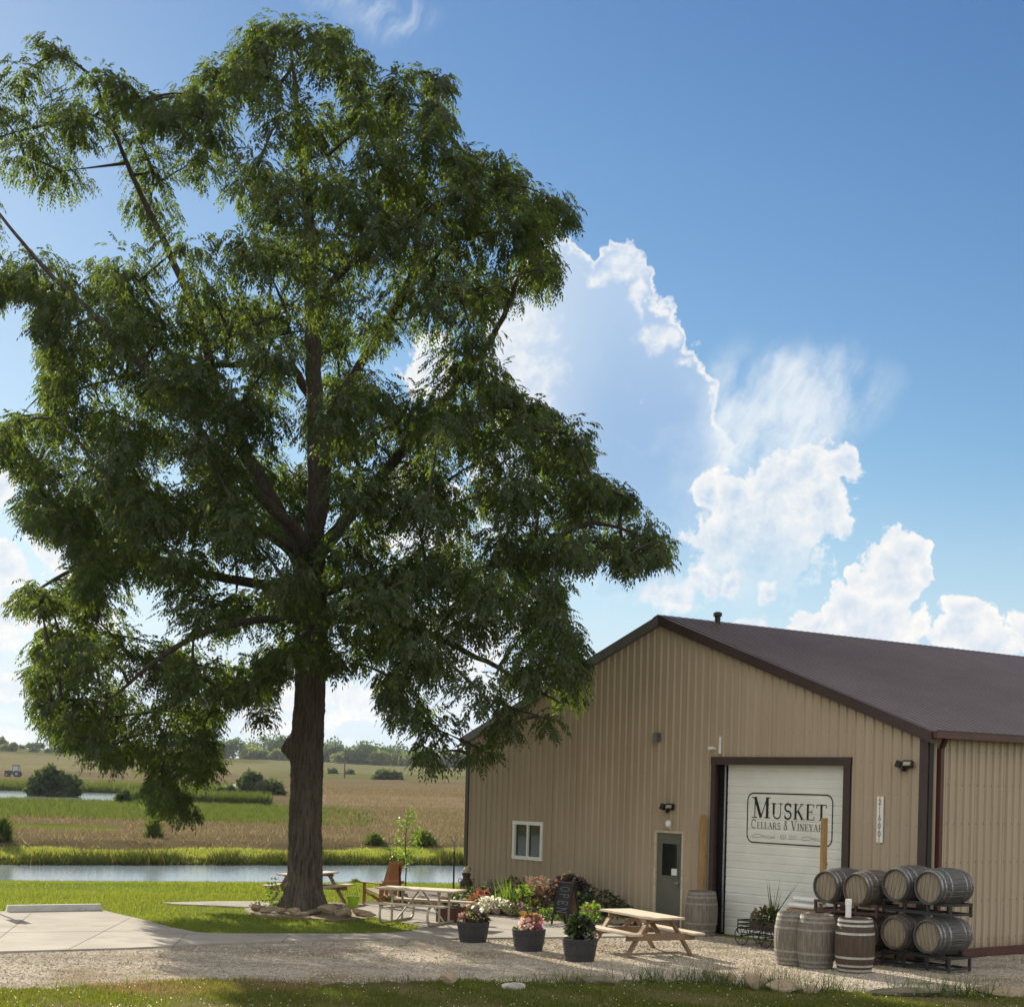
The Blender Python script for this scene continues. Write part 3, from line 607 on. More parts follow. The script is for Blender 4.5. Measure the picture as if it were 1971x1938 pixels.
# lettering: strokes of a Roman capital face, thick stems, hairlines, bracket serifs
def arc(cx, cy, rx, ry, a0, a1, n=14): return [(cx + rx * math.cos(R(a0 + (a1 - a0) * i / n)), cy + ry * math.sin(R(a0 + (a1 - a0) * i / n))) for i in range(n + 1)]
TK, HN = .17, .055
def st(x0, y0, x1, y1, w_): return ('l', [(x0, y0), (x1, y1)], w_)
def srf(x, y, w_=.34): return st(x - w_ / 2, y, x + w_ / 2, y, .045)
GL = {
 'M': (1.15, [st(.17, 0, .17, 1, HN), st(.17, 1, .56, .02, TK), st(.56, .02, .95, 1, HN), st(.96, 0, .96, 1, TK), srf(.15, .02), srf(.14, .98), srf(.97, .02, .38), srf(1.0, .98, .3)]),
 'U': (1.0, [st(.22, .28, .22, 1, TK), ('l', [(.22, .3)] + arc(.51, .28, .29, .27, 180, 360), .09), st(.80, .28, .80, 1, HN), srf(.22, .98, .4), srf(.80, .98, .34)]),
 'S': (.72, [('l', arc(.36, .74, .24, .24, 20, 270)[:-1] + arc(.36, .26, .26, .25, 90, -160), .12), st(.60, .72, .60, .98, .04), st(.10, .04, .10, .30, .04)]),
 'K': (.95, [st(.22, 0, .22, 1, TK), st(.28, .42, .74, .98, HN), st(.40, .58, .80, .02, .15), srf(.22, .02), srf(.22, .98), srf(.80, .02, .34), srf(.74, .98, .3)]),
 'E': (.82, [st(.22, 0, .22, 1, TK), st(.12, .98, .70, .98, .05), st(.12, .02, .74, .02, .05), st(.22, .52, .56, .52, .05), st(.70, .98, .70, .78, .05), st(.74, .02, .74, .24, .05), st(.56, .40, .56, .64, .045)]),
 'T': (.88, [st(.44, 0, .44, 1, TK), st(.06, .98, .82, .98, .05), st(.06, .98, .06, .76, .05), st(.82, .98, .82, .76, .05), srf(.44, .02, .38)]),
 'C': (.90, [('l', arc(.46, .5, .36, .48, 45, 315, 22), .10), st(.74, .68, .74, .98, .045)]),
 'L': (.74, [st(.20, 0, .20, 1, TK), srf(.20, .98, .36), st(.08, .02, .68, .02, .05), st(.68, .02, .68, .26, .05)]),
 'A': (.95, [st(.12, 0, .46, 1, HN), st(.44, 1, .82, 0, TK), st(.26, .34, .66, .34, .05), srf(.12, .02, .28), srf(.82, .02, .32)]),
 'R': (.92, [st(.20, 0, .20, 1, TK), ('l', [(.2, .98), (.42, .98)] + arc(.42, .74, .24, .24, 80, -90) + [(.2, .5)], .09), st(.42, .5, .80, .02, .15), srf(.2, .02), srf(.15, .98, .24), srf(.82, .02, .24)]),
 'V': (.95, [st(.14, 1, .48, 0, TK), st(.48, 0, .82, 1, HN), srf(.14, .98), srf(.82, .98, .28)]),
 'I': (.42, [st(.21, 0, .21, 1, TK), srf(.21, .02), srf(.21, .98)]),
 'N': (1.0, [st(.18, 0, .18, 1, HN), st(.18, 1, .80, .0, TK), st(.80, 0, .80, 1, HN), srf(.18, .02, .28), srf(.14, .98, .28), srf(.80, .98, .28)]),
 'Y': (.9, [st(.14, 1, .46, .46, TK), st(.46, .46, .78, 1, HN), st(.46, 0, .46, .48, TK), srf(.14, .98, .28), srf(.78, .98, .26), srf(.46, .02)]),
 'D': (.98, [st(.20, 0, .20, 1, TK), ('l', [(.2, .98), (.42, .98)] + arc(.44, .5, .40, .48, 85, -85) + [(.2, .02)], .09), srf(.14, .98, .2), srf(.14, .02, .2)]),
 '&': (.95, [('l', [(.86, .05), (.36, .62)] + arc(.44, .78, .16, .18, 200, -40) + [(.30, .48)] + arc(.36, .25, .26, .24, 110, 330) + [(.74, .46)], .09)]),
 'O': (.9, [('l', arc(.45, .5, .34, .46, 0, 360, 26), .12)]), 'P': (.8, [st(.2, 0, .2, 1, TK), ('l', [(.2, .97)] + arc(.42, .74, .26, .23, 90, -90) + [(.2, .51)], .10)]),
 '2': (.66, [('l', arc(.33, .73, .23, .24, 165, -20) + [(.10, .06)], .10), st(.08, .05, .60, .05, .10)]),
 '1': (.42, [st(.22, 0, .22, 1, .13), st(.22, .98, .08, .80, .08)]),
 '6': (.66, [('l', arc(.33, .30, .23, .27, 0, 360, 20), .10), ('l', [(.12, .36), (.22, .75), (.46, .97)], .10)]),
 '0': (.66, [('l', arc(.33, .5, .23, .46, 0, 360, 24), .11)]), ' ': (.5, []), '.': (.2, [st(.1, 0, .1, .08, .1)]),
}
def ribbon(b, pts, w_, f):
    for (x0, y0), (x1, y1) in zip(pts[:-1], pts[1:]):
        L = math.hypot(x1 - x0, y1 - y0)
        if L < 1e-6: continue
        nx, ny = -(y1 - y0) / L * w_ / 2, (x1 - x0) / L * w_ / 2; ex, ey = (x1 - x0) / L * w_ * .12, (y1 - y0) / L * w_ * .12
        if len(pts) == 2: ex = ey = 0
        b.add([f(x0 - ex + nx, y0 - ey + ny), f(x0 - ex - nx, y0 - ey - ny), f(x1 + ex - nx, y1 + ey - ny), f(x1 + ex + nx, y1 + ey + ny)], [(0, 1, 2, 3)])
_lay = [0]
def text(b, s, x, z, h, f, width=None, xs=1.0, caps=None, gap=.06):
    adv = lambda ch, hh: (GL[ch][0] + gap) * hh * xs
    hs = [h * (1.0 if (caps is None or i in caps) else .74) for i in range(len(s))]
    tot = sum(adv(c, hh) for c, hh in zip(s, hs)); k = (width / tot) if width else 1.0; u = x
    for c, hh in zip(s, hs):
        for _, pts, w_ in GL[c][1]:
            _lay[0] = (_lay[0] + 1) % 7
            ribbon(b, [(u + px * hh * xs * k, z + py * hh) for px, py in pts], w_ * hh, f)
        u += adv(c, hh) * k
def fdoor(x, z): return (x, .1462 - .0003 * _lay[0], z)
b = MB(); text(b, 'MUSKET', 10.33, 2.56, .44, fdoor, 2.10, caps={0}); b.build('lettering', M['black'], gd)
for wd_, x_, l_ in (('CELLARS', 10.30, .86), ('&', 11.24, .12), ('VINEYARD', 11.44, 1.02)): b = MB(); text(b, wd_, x_, 2.335, .19, fdoor, l_, caps={0}); b.build('lettering', M['grey_ink'], gd)
for wd_, x_, l_ in (('EST', 11.15, .18), ('2021', 11.38, .23)): b = MB(); text(b, wd_, x_, 2.14, .085, fdoor, l_); b.build('lettering', M['faint_ink'], gd)
for sx in (10.34, 11.74):
    b = MB()
    ribbon(b, [(sx + .66 * i / 16, 2.18 + .035 * math.sin(i / 16 * 6.28)) for i in range(17)], .012, fdoor)
    ribbon(b, [(sx + .66 * i / 16, 2.165 - .028 * math.sin(i / 16 * 6.28 + .6)) for i in range(17)], .009, fdoor); b.build('flourish', M['faint_ink'], gd)
b = MB(); L, Rr, Bt, Tp, q = 10.19, 12.56, 2.035, 3.085, .17
ring = arc(L + 0, Tp, q, q, 0, -90, 8)[::-1]
ring = [(L, Bt + q)] + [(L, Tp - q)] + arc(L + q, Tp - q, q, q, 180, 90, 8) + arc(Rr - q, Tp - q, q, q, 90, 0, 8) + arc(Rr - q, Bt + q, q, q, 0, -90, 8) + arc(L + q, Bt + q, q, q, -90, -180, 8)
ribbon(b, ring, .028, fdoor); b.build('logo_border', M['black'], gd)

# wall-mounted things
def wthing(name, label, cat, s, z, out=.0, group=None): return thing(name, label, cat, WP(s, out, z), BA, group)
t = wthing('address_sign', 'narrow white upright board with black house numbers beside roll-up door', 'sign', 13.92, 2.64, .03)
b = MB(); b.box((0, 0, 0), (.155, .02, .90)); b.build('board', M['white'], t)
for i, ch in enumerate('21600'):
    b = MB(); text(b, ch, -.045, .29 - i * .155, .10, lambda x, z: (x, -.0112 - .0003 * _lay[0], z), .095); b.build('digit', M['black'], t)
def flood(s, z, label):
    t = wthing('floodlight', label, 'light', s, z, .03, 'twin head floodlights on the gable')
    b = MB(); b.box((0, -.02, 0), (.13, .06, .11)); b.lathe([(.0, -.13), (.035, -.12), (.045, -.07), (.02, -.05)], 10, o=(-.01, -.05, 0)); b.build('mount', M['black'], t)
    for sx, tl in ((-.12, -58), (.11, 14)):
        b = MB(); rt = Euler((R(-20), 0, R(tl)), 'XYZ').to_matrix()
        b.box((sx, -.09, .02), (.19, .09, .13), rot=rt); h = b.build('lamp_head', M['black'], t)
        b = MB(); c = Vector((sx, -.09, .02)) + rt @ Vector((0, -.052, -.01)); b.box(c, (.14, .016, .07), rot=rt); b.build('lens', M['lens'], h)
flood(14.52, 3.70, 'black twin floodlight high on the wall above the address board')
flood(7.93, 2.70, 'black twin floodlight above the grey entry door')
t = wthing('wall_vent', 'grey hooded exhaust vent high on the gable above the entry door', 'vent', 7.50, 4.29, .02)
b = MB(); b.box((0, -.06, 0), (.15, .12, .20)); b.build('hood', M['galv'], t); b = MB(); b.box((-.10, -.045, .01), (.045, .08, .14)); b.build('flap', M['white'], t)
t = wthing('wall_bell', 'small round cream bell ornament mounted directly above door frame', 'ornament', 7.97, 2.34, .03)
b = MB(); b.lathe([(0, .02), (.06, .02), (.085, .05), (.08, .09), (.03, .12), (0, .125)], 14); o = b.build('bell', M['white'], t); o.rotation_euler = (R(90), 0, 0)
b = MB(); b.box((.02, -.02, -.09), (.035, .03, .09)); b.build('clapper', M['cream'], t)
t = wthing('security_camera', 'small white security camera above the corner of the roll-up door', 'camera', 9.28, 4.03, .02)
b = MB(); b.box((.06, -.03, .0), (.05, .06, .05)); b.build('bracket', M['white'], t)
b = MB(); b.tube([(.06, -.06, .01), (-.03, -.13, -.005)], .034, 10); c = b.build('camera_body', M['white'], t); b = MB(); b.tube([(-.029, -.129, -.005), (-.034, -.133, -.0055)], .026, 10); b.build('lens', M['black'], c)
t = wthing('wifi_antenna', 'slim white vertical stick antenna above the roll-up door', 'antenna', 9.54, 4.10, .04)
b = MB(); b.tube([(0, -.04, -.18), (0, -.04, .02)], .032, 10); b.build('base', M['white'], t); b = MB(); b.tube([(-.018, -.04, .02), (-.018, -.04, .19)], .012, 8); b.tube([(.018, -.04, .02), (.018, -.04, .19)], .012, 8); b.build('rod', M['white'], t)

# ------------------------------------------------------------------ the big tree
K = 1971 / 1936
OUT = [(-190, 240), (-120, 150), (-60, 120), (0, 125), (30, 100), (70, 65), (125, 60), (135, 110), (170, 125), (215, 120), (260, 160), (300, 185), (310, 155), (370, 160), (372, 125), (435, 100), (455, 45), (540, 30), (640, 38), (660, 95), (705, 90), (700, 150), (690, 190), (718, 192), (715, 150), (770, 130), (820, 105), (850, 135), (848, 200), (865, 270), (905, 285), (955, 278), (990, 310), (975, 345), (1030, 350), (1075, 360), (1092, 400), (1075, 440), (1045, 430), (1040, 470), (1062, 500), (1055, 540), (1010, 570), (985, 605), (940, 565), (925, 600), (935, 680), (960, 700), (980, 740), (1040, 760), (1060, 790), (1100, 785), (1120, 830), (1115, 890), (1150, 910), (1200, 930), (1245, 990), (1266, 1025), (1260, 1080), (1210, 1070), (1195, 1120), (1165, 1050), (1120, 1060), (1090, 1095), (1060, 1130), (1085, 1180), (1120, 1240), (1095, 1270), (1128, 1350), (1115, 1408), (1060, 1400), (1022, 1360), (1010, 1310), (985, 1290), (985, 1370), (950, 1405), (920, 1435), (880, 1440), (830, 1470), (795, 1450), (790, 1390), (745, 1360), (715, 1320), (720, 1290), (650, 1280), (612, 1262), (580, 1240), (545, 1260), (515, 1300), (512, 1355), (490, 1385), (470, 1340), (440, 1320), (405, 1370), (412, 1430), (400, 1470), (345, 1480), (375, 1545), (362, 1572), (330, 1540), (280, 1525), (290, 1470), (255, 1440), (200, 1450), (160, 1470), (165, 1420), (110, 1400), (75, 1350), (45, 1345), (60, 1310), (55, 1260), (60, 1220), (95, 1185), (150, 1185), (140, 1140), (60, 1165), (12, 1178), (18, 1130), (45, 1100), (110, 1090), (150, 1080), (140, 1040), (120, 1010), (70, 1020), (32, 960), (50, 920), (30, 880), (0, 870), (-90, 880), (-120, 820), (0, 800), (45, 760), (90, 770), (85, 700), (80, 640), (55, 610), (70, 570), (30, 550), (0, 570), (-100, 590), (-190, 500)]
HOLE = [(545, 800, 30, 75), (335, 890, 42, 48), (612, 395, 26, 18), (640, 420, 20, 16), (930, 1235, 50, 34), (865, 1230, 26, 30), (1000, 1320, 22, 20), (95, 395, 18, 40), (745, 690, 20, 18), (890, 905, 20, 22), (820, 690, 24, 14), (420, 420, 26, 20), (560, 545, 16, 14), (60, 700, 20, 60), (130, 930, 16, 14), (300, 1105, 14, 10), (900, 1060, 34, 16), (850, 990, 20, 16), (700, 1250, 30, 12), (960, 1160, 22, 18), (430, 640, 14, 12), (1075, 1075, 24, 20)]
def big_tree():
    r = np.random.default_rng(11); TY = 36.6; tx, ty = G(590, 1757)[0], TY
    tree = thing('shade_tree', 'huge spreading shade tree with drooping leaves and thick furrowed trunk beside the patio', 'tree', (tx, ty, 0))
    off = np.array([tx, ty, 0])
    # trunk and main limbs: pixel path, depth offset, radius
    def path(pts): return [(Vector(P(x * K, y * K, TY + dy)) - Vector(off), rr) for x, y, dy, rr in pts]
    trunk = path([(573, 1735, 0, .62), (573, 1712, 0, .52), (575, 1680, 0, .455), (577, 1640, 0, .425), (577, 1560, 0, .405), (579, 1480, 0, .395), (581, 1400, 0, .40), (585, 1330, 0, .375), (588, 1250, 0, .37), (590, 1180, 0, .40), (586, 1110, 0, .40), (585, 1060, 0, .40)])
    limbs = [path([(585, 1075, 0, .36), (592, 1010, -.1, .30), (598, 930, -.2, .27), (596, 850, -.2, .25), (594, 740, -.1, .235), (590, 620, 0, .21), (586, 500, .1, .18), (582, 400, .1, .15), (572, 300, 0, .12), (560, 190, 0, .08), (550, 90, 0, .035)]),
             path([(598, 1010, .1, .22), (612, 930, .35, .20), (618, 850, .5, .185), (640, 760, .7, .16), (700, 660, 1.0, .13), (770, 540, 1.3, .10), (800, 380, 1.4, .07), (800, 200, 1.2, .03)]),
             path([(582, 1085, 0, .33), (545, 1010, .2, .24), (505, 930, .4, .22), (455, 840, .5, .20), (415, 760, .6, .16), (385, 640, .6, .13), (330, 500, .5, .10), (250, 330, .3, .07), (190, 190, .2, .03)]),
             path([(588, 1060, -.2, .26), (560, 1000, -.9, .17), (470, 920, -1.6, .14), (330, 760, -2.2, .11), (180, 600, -2.4, .08), (60, 480, -2.2, .05), (-60, 330, -2, .03)]),
             path([(588, 1060, .1, .28), (640, 1000, .5, .20), (720, 900, .9, .17), (820, 780, 1.0, .13), (930, 640, .8, .09), (1000, 480, .6, .05), (1050, 400, .5, .025)]),
             path([(590, 1130, -.2, .26), (660, 1100, -1.0, .17), (800, 1100, -1.6, .14), (900, 1080, -1.9, .12), (1010, 1040, -2.0, .09), (1120, 990, -2.0, .06), (1230, 1020, -2.0, .025)]),
             path([(585, 1140, .2, .24), (520, 1110, .9, .17), (410, 1090, 1.5, .14), (300, 1060, 1.9, .11), (180, 1060, 2.0, .08), (60, 1120, 2.0, .03)]),
             path([(590, 1190, -.2, .18), (560, 1170, -1.2, .13), (440, 1180, -2.4, .10), (320, 1230, -3.0, .07), (200, 1330, -3.2, .03)]),
             path([(590, 1180, -.3, .18), (650, 1170, -1.6, .13), (780, 1190, -3.0, .10), (900, 1240, -3.9, .07), (1060, 1330, -4.6, .025)]),
             path([(592, 760, .2, .16), (540, 690, 1.2, .12), (430, 690, 2.2, .09), (290, 700, 2.7, .07), (130, 740, 2.8, .03)]),
             path([(590, 600, -.1, .13), (640, 520, -1.3, .10), (760, 430, -2.0, .07), (880, 350, -2.2, .03)]),
             path([(560, 1050, .2, .16), (500, 1010, -.8, .11), (405, 985, -1.4, .08), (330, 960, -1.6, .05)])]
    nodes, nrad = [], []
    def tubes(b, pts, n=10):
        P_, R_ = [], []
        for i in range(len(pts) - 1):
            p0, p1 = pts[max(i - 1, 0)][0], pts[i][0]; p2, p3 = pts[i + 1][0], pts[min(i + 2, len(pts) - 1)][0]
            L = (p2 - p1).length; m = max(2, int(L / .25))
            for k in range(m):
                u = k / m; q = .5 * ((2 * p1) + (p2 - p0) * u + (2 * p0 - 5 * p1 + 4 * p2 - p3) * u * u + (3 * p1 - p0 - 3 * p2 + p3) * u ** 3)
                P_.append(q + Vector(r.normal(size=3) * .012)); R_.append(pts[i][1] * (1 - u) + pts[i + 1][1] * u)
        P_.append(pts[-1][0]); R_.append(pts[-1][1]); b.tube(P_, R_, n); return P_, R_
    # bole: ringed mesh with furrows, root flare and the old branch knot
    b = MB(); NB = 72; zs = np.linspace(trunk[0][0].z, trunk[-1][0].z, 190); V = []; ph = r.random(8) * 6.28
    xs_ = [p[0].x for p in trunk]; ys_ = [p[0].y for p in trunk]; z_ = [p[0].z for p in trunk]; rr = [p[1] for p in trunk]
    a = np.arange(NB) / NB * 2 * math.pi
    zk = P(548 * K, 1412 * K, TY)[2]
    for z in zs:
        cx, cy, R0 = np.interp(z, z_, xs_), np.interp(z, z_, ys_), np.interp(z, z_, rr)
        fur = .042 * np.abs(np.sin(a * 13 + ph[0] + 1.2 * np.sin(z * 2.1 + a * 2) + .5 * np.sin(z * 7 + ph[1]))) + .012 * np.sin(a * 29 + z * 5 + ph[2]) + r.normal(size=NB) * .006
        fl = .22 * max(0, (.9 - z) / .9) ** 2 * (np.abs(np.cos(a * 2.5 + .6)) ** 2)
        dk = np.abs((a - math.pi + math.pi) % (2 * math.pi) - math.pi); kn = .27 * np.exp(-((z - zk) / .22) ** 2) * np.exp(-(dk / .45) ** 2) - .10 * np.exp(-((z - zk - .05) / .09) ** 2) * np.exp(-(dk / .16) ** 2)
        rad = R0 * .86 + fur + fl + kn
        V += [(cx + rad[k] * math.cos(a[k]), cy + rad[k] * math.sin(a[k]), z) for k in range(NB)]
    b.add(V, [(i * NB + k, i * NB + (k + 1) % NB, (i + 1) * NB + (k + 1) % NB, (i + 1) * NB + k) for i in range(len(zs) - 1) for k in range(NB)])
    b.build('trunk', M['bark'], tree, smooth=False)
    for L in limbs:
        L = [(q_, rr_ * .82) for q_, rr_ in L]; b = MB(); P_, R_ = tubes(b, L, 10); b.build('limb', M['limb'], tree, smooth=True)
        nodes += [tuple(q) for q in P_]; nrad += R_
    # clump centres inside the crown outline, with depth from the crown's own width
    poly = np.array(OUT, float); N = 22000
    x = r.uniform(-190, 1266, N); y = r.uniform(30, 1572, N); ok = inpoly(x, y, poly)
    for hx, hy, ha, hb in HOLE: ok &= ((x - hx) / (ha + 22)) ** 2 + ((y - hy) / (hb + 18)) ** 2 > 1
    x, y = x[ok], y[ok]
    # distance to outline, so clumps keep just inside it
    seg0 = poly; seg1 = np.roll(poly, -1, 0); dmin = np.full(len(x), 1e9)
    for p0, p1 in zip(seg0, seg1):
        v = p1 - p0; u = np.clip(((x - p0[0]) * v[0] + (y - p0[1]) * v[1]) / (v @ v), 0, 1)
        dmin = np.minimum(dmin, np.hypot(x - p0[0] - u * v[0], y - p0[1] - u * v[1]))
    half = np.interp(y, [30, 200, 400, 700, 1000, 1250, 1400, 1570], [130, 330, 480, 560, 640, 600, 480, 300]); cx = np.interp(y, [30, 200, 600, 1570], [540, 520, 520, 560])
    q = np.clip(1 - ((x - cx) / (half * 1.25)) ** 2, .03, 1) ** .5; D = q * half / 79.0 * .64
    dep = np.sign(r.normal(size=len(x))) * r.random(len(x)) ** .65 * D
    low = np.clip((y - 1000) / 250, 0, 1); rt = np.clip((x - 600) / 200, 0, 1)
    lf = np.clip((600 - x) / 150, 0, 1); dep = dep * (.92 - .2 * low + .55 * low * lf) - .9 + 1.6 * low * lf - 3.0 * low * rt
    cut = 4.2 - 1.6 * low - 3.4 * low * rt + 3.6 * low * lf; ok2 = dep < cut; x, y, dep, dmin = x[ok2], y[ok2], dep[ok2], dmin[ok2]
    kf = r.normal(size=(10, 3)) * [1.05, 1.05, .85]; kp_ = r.random(10) * 6.28
    nzf = lambda p: float(np.mean(np.sin(kf @ p + kp_)) * 2.2)
    cen = []; meta = []; occ = {}
    order = r.permutation(len(x))
    for i in order:
        if dmin[i] < 13: continue
        big = min(1.0, max(.46, dmin[i] / 46)); sp = 1.06 * (.25 + .75 * big)
        p = np.array(P(x[i] * K, y[i] * K, TY + dep[i])) - off
        if dep[i] < .8 and any(((x[i] - hx) / ha) ** 2 + ((y[i] - hy) / hb) ** 2 < 1 for hx, hy, ha, hb in ((596, 880, 48, 150), (500, 920, 50, 105))): continue
        if p[2] < 2.0 or nzf(p) < (-.28 if dmin[i] > 60 else -.75): continue
        key = tuple((p // 1.0).astype(int)); bad = False
        for dx in (-1, 0, 1):
            for dy in (-1, 0, 1):
                for dz in (-1, 0, 1):
                    for c2 in occ.get((key[0] + dx, key[1] + dy, key[2] + dz), ()):
                        if np.linalg.norm((c2 - p) * (1, 1, .9)) < sp: bad = True
        if bad: continue
        occ.setdefault(key, []).append(p); cen.append(p); meta.append(big)
    cen = np.array(cen); meta = np.array(meta)
    # twigs: each clump joins the nearest point of the wood that is already there
    b = MB(); wood = np.array(nodes); dist0 = np.array([np.min(np.linalg.norm(wood - c, axis=1)) for c in cen])
    for i in np.argsort(dist0):
        c = cen[i]; dd = np.linalg.norm(wood - c, axis=1) + np.maximum(0, wood[:, 2] - c[2]) * .5; j = int(np.argmin(dd)); a0 = wood[j]
        L = np.linalg.norm(c - a0)
        if L > 5.5: continue
        mid = (a0 + c) / 2 + np.array([0, 0, .10 * L]) + r.normal(size=3) * .06 * L
        ts = np.linspace(0, 1, 5)[:, None]; pts = (1 - ts) ** 2 * a0 + 2 * ts * (1 - ts) * mid + ts ** 2 * c
        b.tube([tuple(p) for p in pts], [max(.012, .045 * (1 - t)) for t in (0, .25, .5, .75, 1)], 5, cap=False); wood = np.vstack([wood, pts[2:]])
    b.build('branches', M['twig'], tree, smooth=True)['kind'] = 'stuff'
    # leaves: compound, drooping
    NL = 150; n = len(cen) * NL
    ci = np.repeat(np.arange(len(cen)), NL); sc = meta[ci][:, None]
    d = nrm(r.normal(size=(n, 3))); kk = r.random((n, 1)) ** .58
    tilt = r.normal(size=(len(cen), 3))[ci] * .25
    B = cen[ci] + d * kk * np.array([.74, .74, .62]) * sc
    hz = d * np.array([1, 1, .35]) + tilt; D0 = nrm(nrm(hz) * .75 + np.array([0, 0, -.55]) + r.normal(size=(n, 3)) * .22)
    LL = (.22 + .17 * r.random((n, 1))) * (.75 + .25 * sc)
    keep = r.random(n) < meta[ci] ** 1.5 * (.65 + .35 * r.random(len(cen)))[ci]; B, D0, LL = B[keep], D0[keep], LL[keep]; n = len(B)
    S = nrm(np.cross(D0, np.array([0, 0, 1.]) + r.normal(size=(n, 3)) * .25)); out = []
    for k in range(6):
        t_ = (k + .6) / 6; pos = B + D0 * LL * t_ + np.array([0, 0, -.30]) * LL * t_ * t_; tan = nrm(D0 + np.array([0, 0, -.6]) * t_)
        for sg in ((1, -1) if k < 5 else (0,)):
            ld = nrm(tan * (.55 if sg else 1) + S * sg * .85 + np.array([0, 0, -.30]) + r.normal(size=(n, 3)) * .14)
            ll = (.088 + .045 * r.random(n)) * (1.0 - .35 * abs(t_ - .5))
            out.append(quads(pos, ld, ll, ll * .42, r, side=nrm(np.cross(ld, nrm(np.cross(S, tan)) + r.normal(size=(n, 3)) * .35)), bend=.12))
    V = np.concatenate(out); np_mesh('crown', V, 4, M['leaf'], tree)
    print('clumps', len(cen), 'leaflets', len(V) // 4)
big_tree()

# ------------------------------------------------------------------ barrels and racks
def barrel_proto():
    t = thing('wine_barrel', 'x', 'barrel')
    prof = [(.288 + .062 * (1 - ((z - .475) / .475) ** 2), z) for z in np.linspace(0, .95, 15)]
    b = MB(); NS = 66
    NS = 132; b.lathe([(.255, .055), (.268, .0)] + prof + [(.268, .95), (.255, .895)], NS)
    V = b.V[0]; a = np.arctan2(V[:, 1], V[:, 0]); g = 1 - .018 * (np.abs(np.sin(a * 11)) < .17); V[:, :2] *= g[:, None]
    body = b.build('staves', M['oak_grey'], t, smooth=False)
    for z in (.05, .90):
        b = MB(); b.disc(.262, z, 30)
        for k in range(-2, 3): b.box((k * .093, 0, z), (.006, 2 * math.sqrt(.262 ** 2 - (k * .093) ** 2) * .98, .004), mi=1)
        b.build('head', [M['oak_head'], M['oak_dark']], t)
    for z, hh in ((.022, .040), (.105, .036), (.245, .040), (.665, .040), (.81, .036), (.888, .040)):
        b = MB(); rr = lambda q: .288 + .062 * (1 - ((q - .475) / .475) ** 2) + .004
        b.lathe([(rr(z), z), (rr(z + hh), z + hh), (rr(z + hh) - .006, z + hh), (rr(z) - .006, z)], 32, close=True); b.build('hoop', M['hoop'], t, smooth=False)
    return t
bp = barrel_proto()
def barrel(label, loc, group, rot=None, rz=0, woods='oak_grey', hoop='hoop', head='oak_head', first=[True]):
    t = bp if first[0] else copy_tree(bp); first[0] = False
    t.location = loc; t.rotation_euler = rot or (0, 0, rz); tag(t, label, 'barrel', group)
    for c in t.children:
        nm = c.name.split('.')[0]; want = {'staves': woods, 'hoop': hoop, 'head': head}[nm]
        c.material_slots[0].link = 'OBJECT'; c.material_slots[0].material = M[want]
    return t
def gp(px, py, back=.33): X, Y = G(px, py); s = 1 + back / Y; return (X * s, Y * s)
UP = 'upright barrels standing on the yard'
barrel('grey weathered upright barrel beside the entry door, pale patch on its flank', (*gp(1349, 1797, -.30), .004), UP, rz=.4, hoop='hoop_grey')
barrel('bleached upright barrel half hidden, nearest the flower cart of the front three', (*gp(1526, 1860), .004), UP, rz=1.2, hoop='hoop_grey')
barrel('grey brown upright barrel in the middle of the front three', (*gp(1570, 1866), .004), UP, rz=2.3, hoop='hoop_grey')
barrel('dark brown upright barrel with pale hoops and a white pipe on top', (*gp(1644, 1874), .004), UP, rz=.9, woods='oak_dark', hoop='hoop_pale')
b = MB(); b.disc(.02, 0, 12); b.lathe([(.02, 0), (.017, .012), (0, .014)], 12)
# horizontal barrels: axis along the side wall, heads to the viewer
def lay_rot(roll): return (Matrix((DI.cross(Vector((0, 0, 1))).normalized() * -1, Vector((0, 0, 1)), DI)).transposed() @ Matrix.Rotation(roll, 3, 'Z')).to_euler()
def headpt(px, py, Y): return Vector(P(px, py, Y))
c1 = headpt(1590.6, 1706, 29.1); c2 = c1 + DW * .73; c3 = headpt(1725, 1701.5, 28.05); c4 = c3 + DW * .73
c1.z = c2.z = 1.376; c3.z = c4.z = 1.505
LR = 'barrels lying on the racks'
def lying(label, c, roll, head='oak_head', woods='oak_blue', hoop='hoop'): barrel(label, tuple(c - DI * .05), LR, rot=lay_rot(roll), woods=woods, hoop=hoop, head=head)
lying('lying barrel on top of the oxide red rack, nearest the tall post', c1, .1)
lying('lying barrel on top of the oxide red rack, sunken beside a higher barrel', c2, -.15, woods='oak_brown')
lying('lying barrel on top of the black rack, next to the red rack', c3, .22)
lying('lying barrel on top of the black rack at the outer end, bright shining hoops', c4, .12)
lying('lying barrel on the bottom level of the black rack, inner one', Vector((c3.x, c3.y, .635)), -.05, woods='oak_brown')
lying('lying barrel on the bottom level of the black rack, outer one', Vector((c4.x, c4.y, .635)), -.2)
lying('dark lying barrel low on the red rack, hidden by the upright barrels', Vector((c1.x, c1.y, .56)), .3, woods='oak_dark')
lying('dark lying barrel low on the red rack, seen behind the pale hooped barrel', Vector((c2.x, c2.y, .56)), .6, woods='oak_dark')
